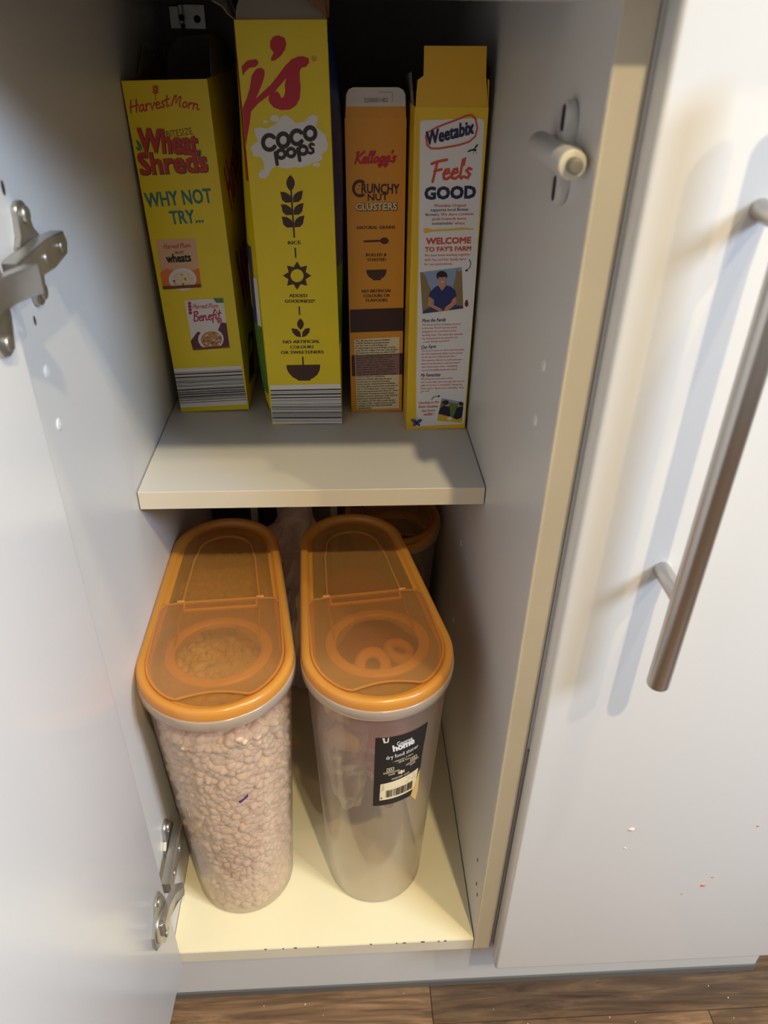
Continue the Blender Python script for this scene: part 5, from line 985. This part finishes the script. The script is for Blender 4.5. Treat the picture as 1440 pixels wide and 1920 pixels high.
# sticker on the second tub
Lb = 290.5
def lab(u, v, l=0):   # u 0..50 along the arc, v 0..102 up
    rr = 61; z = 183+v; return tubpt(68.9, 56.1, Lb, 332, math.radians(-12)+u/rr, z, .3+l)
def curved(name, poly_u, poly_v, m, parent, l, nu=10, nv=4):
    V, F = [], []
    for j in range(nv+1):
        for i in range(nu+1):
            s, q = i/nu, j/nv; u = poly_u[0]*(1-s)*(1-q)+poly_u[1]*s*(1-q)+poly_u[2]*s*q+poly_u[3]*(1-s)*q; v = poly_v[0]*(1-s)*(1-q)+poly_v[1]*s*(1-q)+poly_v[2]*s*q+poly_v[3]*(1-s)*q
            V.append(lab(u, v, l))
    for j in range(nv):
        for i in range(nu): a = j*(nu+1)+i; F.append((a, a+1, a+nu+2, a+nu+1))
    return pyobj(name, V, F, m, parent, 'all')
stk = curved('sticker', (0, 44, 50, 1.5), (0, 3, 101, 101), ink('stickerblack'), tb, 0); stk['label'] = 'black paper sticker, peeling at its lower right corner'
curved('sticker', (40, 46, 48.6, 44), (3, 22, 60, 20), ink('stickerblack'), tb, 0, 4, 4)
curved('barcode', (6, 42, 44, 6.5), (9, 12, 41, 34), ink('cream'), tb, .25)
S_ = lambda n, c, l, s, a, b_, h, bd=.01: ['T', 5, n, c, l, s, a, b_, h, bd, 0, 0]
it = [S_('lettering', 'white', 2, 'George', [20, 87], [34, 88.5], 6), S_('lettering', 'white', 3, 'home', [17, 80.5], [36, 83], 9, .03), S_('lettering', 'white', 2, 'dry food storer', [11, 70], [41, 73.5], 5.6, 0), S_('lettering', 'cream', 2, '- capacity 5 litre', [17, 64.5], [36, 67], 2.6, 0), S_('lettering', 'cream', 2, '- BPA free', [21, 61.5], [33, 63], 2.6, 0),
      S_('lettering', 'cream', 2, 'DISHWASHER', [9, 49], [24, 50], 2.6, 0), S_('lettering', 'cream', 2, 'SAFE', [13.5, 46], [19.5, 46.5], 2.6, 0), S_('lettering', 'cream', 2, 'MICROWAVE', [30, 54], [43, 57], 2.6, 0), S_('lettering', 'cream', 2, 'SAFE', [34, 51.5], [39.5, 53], 2.6, 0), S_('lettering', 'cream', 2, 'FREEZER SAFE', [17, 38.5], [34, 41], 2.6, 0),
      S_('lettering', 'cream', 2, '*', [23, 41], [29, 41.5], 9, .02), S_('lettering', 'dark', 5, '8', [7, 11.5], [8.6, 11.6], 3), ]
for cx, cy in ((15, 55), (37, 61)):
    for a, b_ in (((-3, -2.5), (3, -2.5)), ((3, -2.5), (3, 2.5)), ((3, 2.5), (-3, 2.5)), ((-3, 2.5), (-3, -2.5)), ((-1.3, -1), (1.3, -1)), ((1.3, 1), (-1.3, 1)), ((1.3, -1), (1.3, 1)), ((-1.3, 1), (-1.3, -1))): it.append(['S', 5, 'lettering', 'cream', 2, [[cx+a[0], cy+a[1]*.9+a[0]*.08], [cx+b_[0], cy+b_[1]*.9+b_[0]*.08]], .5])
random.seed(8)
for i in range(7):
    y_ = 33-i*1.3; it.append(['S', 5, 'lettering', 'grey', 5, [[8, y_-.3], [41-random.uniform(0, 8), y_+4.5]], .32])
it.append(['S', 5, 'lettering', 'grey', 5, [[6.4, 23.4], [43.5, 28]], .5])
x_ = 12
while x_ < 38:
    w_ = random.choice([.4, .6, 1.0]); it.append(['P', 5, 'lettering', 'dark', 5, [[x_, 12.6+x_*.06], [x_+w_, 12.6+x_*.06], [x_+w_, 23+x_*.1], [x_, 23+x_*.1]]]); x_ += w_+random.choice([.5, .7, 1.1])
build_prints(it, stk, lambda u, v, l: lab(u, v, l))
# peeled paper corner and a few scuffs
V = [lab(38, 3, .3), lab(44, 24, .3), lab(46, 38, .4), lab(44, 10, 3), lab(41.5, -3, 3.5), lab(37.5, 4, .8)]
pyobj('peeled_corner', V, [(0, 1, 2), (0, 2, 3), (0, 3, 4), (0, 4, 5)], mat('torn_paper', (206, 176, 110), .8), stk, False)
pyobj('peeled_corner', [lab(7, 101, .5), lab(9, 101, .6), lab(9.4, 96, .5), lab(11, 95.5, .5), lab(11.6, 101, .6), lab(12.6, 101, .5), lab(12.2, 94.5, .6), lab(8.4, 94, .6)], [(0, 1, 2, 7), (7, 2, 3, 6), (6, 3, 4, 5)], mat('torn_paper_white', (210, 200, 190), .8), stk, False)
# dark mark on the first tub, and the round moulded seal on its wall
def front_on(t, u, v, l=.4, L=290.5): return tubpt(68.9, 56.1, L, 332, u, v, l)
pyobj('purple_mark', [front_on(ta, a, z) for a, z in ((.17, 204), (.24, 206), (.29, 209), (.33, 211), (.33, 206.5), (.27, 204), (.2, 200.5))], [(0, 1, 2, 3, 4, 5, 6)], mat('purple_ink', (90, 30, 110), .4), ta, False)
for r_, w_ in ((16, .8), (7, .7)):
    V, F = [], []
    for k in range(22):
        a = -2.4+2.9*k/21
        for s in (0, w_): V.append(front_on(ta, -.95+(r_+s)*math.cos(a)/62, 176+(r_+s)*math.sin(a), .5+.4*(s == 0)))
    for k in range(21): F.append((2*k, 2*k+1, 2*k+3, 2*k+2))
    pyobj('moulded_ring', V, F, RIM, ta, 'all')

# ---------------------------------------------------------------- what the tubs hold
def kernels(name, spots, size, m, label, cat, colors=None):
    bm = bmesh.new(); bmesh.ops.create_icosphere(bm, subdivisions=2, radius=1); bv = np.array([v.co[:] for v in bm.verts]); bf = np.array([[v.index for v in f.verts] for f in bm.faces]); bm.free()
    rng = np.random.default_rng(4); N = len(spots); V = np.empty((N*len(bv), 3)); F = np.empty((N*len(bf), 3), int)
    for i, s in enumerate(spots):
        q = rng.normal(size=4); q /= np.linalg.norm(q); a, b, c, d = q
        R = np.array([[1-2*(c*c+d*d), 2*(b*c-a*d), 2*(b*d+a*c)], [2*(b*c+a*d), 1-2*(b*b+d*d), 2*(c*d-a*b)], [2*(b*d-a*c), 2*(c*d+a*b), 1-2*(b*b+c*c)]])
        sc = np.array(size)*rng.uniform(.8, 1.2, 3); lump = 1+.10*np.sin(bv@rng.normal(size=3)*3+rng.uniform(0, 6))[:, None]
        V[i*len(bv):(i+1)*len(bv)] = (bv*lump*sc)@R.T+s; F[i*len(bf):(i+1)*len(bf)] = bf+i*len(bv)
    me = bpy.data.meshes.new(name); me.from_pydata((V*U).tolist(), [], F.tolist()); me.polygons.foreach_set('use_smooth', [True]*len(me.polygons)); me.update()
    o = link(name, me, m); return tag(o, label, cat, None, 'stuff')
PUFF = mat('puffed_cereal', (204, 174, 148), .75, bump=.3, bscale=500, var=.07, vscale=160)
rng = random.Random(6); spots = []
cs, sn = math.cos(.072), math.sin(.072)
def wl(x, y, z): return (62.8+cs*x-sn*y, 164.8+sn*x+cs*y, z)
FILL = 285
for k in range(5200):
    z = 8+(FILL-8)*rng.random(); kk = (z-4)/302; ins = 3.4+13.5*(1-kk)+8.2+rng.random()*4; e = eggin(68.9, 56.1, 290.5, ins, 40)
    i = rng.randrange(len(e)); j = (i+1) % len(e); s = rng.random()
    # weight long straight sides
    if math.dist(e[i], e[j]) < 60 and rng.random() < 0: continue
    spots.append(wl(e[i][0]*(1-s)+e[j][0]*s, e[i][1]*(1-s)+e[j][1]*s, z))
def topz(x, y): return FILL+8*math.exp(-((y+30)/70)**2)-6+3*math.sin(x*.09+y*.05)
for k in range(1500):
    x = rng.uniform(-58, 58); y = rng.uniform(-135, 135); r = 58-8*(y+135)/270
    if abs(x) > r or (y < -145+r and math.hypot(x, y+145-r-5) > r-3) or (y > 140-r and math.hypot(x, y-135+r) > r-5): continue
    spots.append(wl(x, y, topz(x, y)+rng.uniform(-4, 4)))
puf = kernels('puffed_cereal', spots, (7.6, 5.4, 4.8), PUFF, 'pale puffed cereal filling the left orange lidded tub', 'cereal')
core = [(eggin(68.9, 56.1, 290.5, 3.4+13.5*(1-k/8)+11, 28), 5+(FILL-10)*k/8) for k in range(9)]
c_ = loft('cereal_core', core, mat('cereal_core', (180, 148, 122), .9), None, True, True); c_.parent = puf  # core coloured darker than the kernels, a painted shade for the gaps between them
c_.location = Vector((62.8, 164.8, 0))*U; c_.rotation_euler = (0, 0, .072)

def crumple(name, rings, m, amp, seed, nseg=44, label=None, cat=None, loc=(0, 0, 0), rot=0, sub=4, sc=.02, cap_=True):
    """crumpled film or paper built from elliptical rings (rx, ry, cx, cy, z)"""
    V, F = [], []; K = []
    for j in range(len(rings)-1):
        for s in range(sub): t = s/sub; K.append([rings[j][i]*(1-t)+rings[j+1][i]*t for i in range(5)])
    K.append(list(rings[-1]))
    for rx, ry, cx, cy, z in K:
        for i in range(nseg):
            a = 2*PI*i/nseg; p = Vector((cx+rx*math.cos(a), cy+ry*math.sin(a), z)); q = p*sc+Vector((seed*7.1, 0, 0))
            n = noise.noise(q)*1.2+abs(noise.noise(q*2.3))*1.0-.5+noise.noise(q*5)*.3
            V.append((p.x+amp*n*math.cos(a), p.y+amp*n*math.sin(a), p.z+amp*.5*noise.noise(q*1.7+Vector((9, 9, 9)))))
    for j in range(len(K)-1):
        for i in range(nseg): F.append((j*nseg+i, j*nseg+(i+1) % nseg, (j+1)*nseg+(i+1) % nseg, (j+1)*nseg+i))
    if cap_: F.append(tuple(range(nseg))[::-1]); F.append(tuple(range((len(K)-1)*nseg, len(K)*nseg)))
    o = pyobj(name, V, F, m, None, False)
    o.location = Vector(loc)*U; o.rotation_euler = (0, 0, rot)
    if label: tag(o, label, cat)
    return o
BAGM = clearplastic('bag_mauve', (190, 74, 84), .95, .25, .7, (214, 180, 176), bump=.6, bscale=50)
BAGC = clearplastic('bag_clear', (236, 222, 206), .22, .12, .9, (240, 232, 222), bump=.7, bscale=60)
crumple('food_bag', [(4, 4, 10, -100, 134), (9, 8, 9, -98, 150), (20, 16, 8, -90, 172), (40, 32, 5, -74, 196), (49, 76, 1, -32, 238), (52, 100, 0, -12, 275), (46, 96, 0, -10, 302)], BAGM, 4, 3, label='mauve plastic bag stuffed inside the stickered tub', cat='food bag', loc=(203.1, 170.1, 0), rot=.121)
crumple('liner_bag', [(16, 18, -26, -84, 130), (22, 24, -28, -84, 160), (24, 26, -28, -82, 200), (24, 28, -26, -80, 250), (18, 26, -24, -78, 290)], BAGC, 7, 8, label='clear crumpled plastic bag end at the left of the stickered tub', cat='plastic bag', loc=(203.1, 170.1, 0), rot=.121)
# two pale biscuits and loose hoops in the bag
BIS = mat('biscuit', (206, 160, 96), .85, bump=.5, bscale=400, var=.1, vscale=120)
def biscuit(x, y, z, rz, ry, label, grp_='pale biscuits in the stickered tub'):
    bm = bmesh.new(); prism(bm, [(18*math.copysign(abs(math.cos(a))**.6, math.cos(a)), 13*math.copysign(abs(math.sin(a))**.7, math.sin(a))) for a in [2*PI*k/24 for k in range(24)]], 1, -5.5, 5.5, bev=2)
    o = obj('biscuit', bm, BIS, None, True); o.location = Vector((x, y, z))*U; o.rotation_euler = (0, ry, rz); return tag(o, label, 'biscuit', grp_)
biscuit(180, 84, 262, -.5, .1, 'upper pale biscuit behind the wall of the stickered tub')
biscuit(182, 80, 226, -.45, -.1, 'lower pale biscuit, left of the black sticker')
HOOP = mat('hoop_orange', (206, 132, 70), .8, bump=.3, bscale=300)
def hoop(x, y, z, R, r, rot, label):
    V, F = [], []; a_, b_ = 28, 12
    for i in range(a_):
        for j in range(b_): A, Bq = 2*PI*i/a_, 2*PI*j/b_; V.append(((R+r*math.cos(Bq))*math.cos(A), (R+r*math.cos(Bq))*math.sin(A), r*math.sin(Bq)))
    for i in range(a_):
        for j in range(b_): F.append((i*b_+j, ((i+1) % a_)*b_+j, ((i+1) % a_)*b_+(j+1) % b_, i*b_+(j+1) % b_))
    o = pyobj('cereal_hoop', V, F, HOOP, None, 'all'); o.location = Vector((x, y, z))*U; o.rotation_euler = rot; return tag(o, label, 'cereal', 'orange hoops under the pouring hole')
hoop(208, 92, 309, 12, 5.5, (.7, .1, 0), 'orange cereal hoop seen through the hole of the stickered tub')
hoop(234, 112, 307, 11, 5, (.2, .2, 1), 'reddish hoop lying right of the larger orange hoop')

# contents of the rear tub
crumple('cereal_fill', [(44, 80, 0, 0, 6), (50, 88, 0, 0, 90), (52, 90, 0, 0, 170), (46, 84, 0, 0, 196)], mat('bran_cereal', (150, 120, 106), .9, bump=.6, bscale=150, var=.15, vscale=90), 3, 5, label='brownish cereal inside the rear right tub', cat='cereal', loc=(245, 432, 0), rot=.03)

# ---------------------------------------------------------------- things at the back under the shelf
PAPW = mat('thin_paper', (206, 186, 178), .75, bump=.4, bscale=90, var=.05, vscale=20)
crumple('crumpled_bag', [(42, 36, 0, 0, 1), (46, 40, 2, 0, 90), (44, 40, 0, 2, 170), (40, 34, 2, 4, 225), (26, 20, 4, 6, 262), (12, 8, 12, 8, 282)], PAPW, 17, 2, label='crumpled pinkish white bag standing between the two front tubs at the back', cat='bag', loc=(118, 388, 8), rot=.2)
def packet(X, Y, w, d, h, rz, m, m2, label):
    t = thing('food_packet', label, 'packet', (X, Y, .2), (0, 0, rz), 'packets at the back of the lower level')
    obj('packet_body', B(0, w, 0, d, 0, h, bev=.8), m, t)
    obj('edge_fold', B(w-9, w+.6, -.8, .1, 0, h+.4), m2, t); obj('top_fold', B(0, w, 0, 1.2, h-.4, h+6), m2, t)
    return t
packet(6, 470, 58, 40, 330, .02, mat('packet_dark', (44, 34, 32), .6), ink('pale'), 'dark packet with a pale edge at the back left under the shelf')
packet(72, 474, 44, 44, 345, -.03, mat('packet_brown', (78, 58, 46), .6), ink('pale'), 'brown packet behind the crumpled bag')
packet(124, 492, 50, 36, 352, .02, mat('packet_grey', (112, 100, 92), .6), ink('pale'), 'grey packet with pale edge behind the stickered tub')
bm = bmesh.new(); pts = [(0, 0), (10, -2), (22, 0), (20, 300), (26, 322), (14, 316), (8, 330), (2, 318), (-4, 322)]
prism(bm, pts, 1, 0, 1.0); o = obj('paper_strip', bm, ink('white')); o.location = Vector((96, 452, 2))*U; tag(o, 'white torn paper sleeve sticking up behind the left tub', 'paper')

# ---------------------------------------------------------------- crumbs on the right door and floor
for cx, cz, r, m in SPECK_AT: speck(cx, cz, r, {'o': ORS, 'p': PKS}[m])
rngc = random.Random(21)
bm = bmesh.new()
for k in range(26):
    x_, y_ = rngc.uniform(0, 640), rngc.uniform(-60, 30); r = rngc.uniform(.4, 1.1)
    q = bmesh.ops.create_icosphere(bm, subdivisions=1, radius=r, matrix=Matrix.Translation((x_, y_, FZ+r*.5)))
o = obj('floor_crumbs', bm, mat('crumb', (214, 196, 170), .7), None, True); tag(o, 'tiny pale crumbs scattered on the wood floor by the plinth', 'crumbs', None, 'stuff')
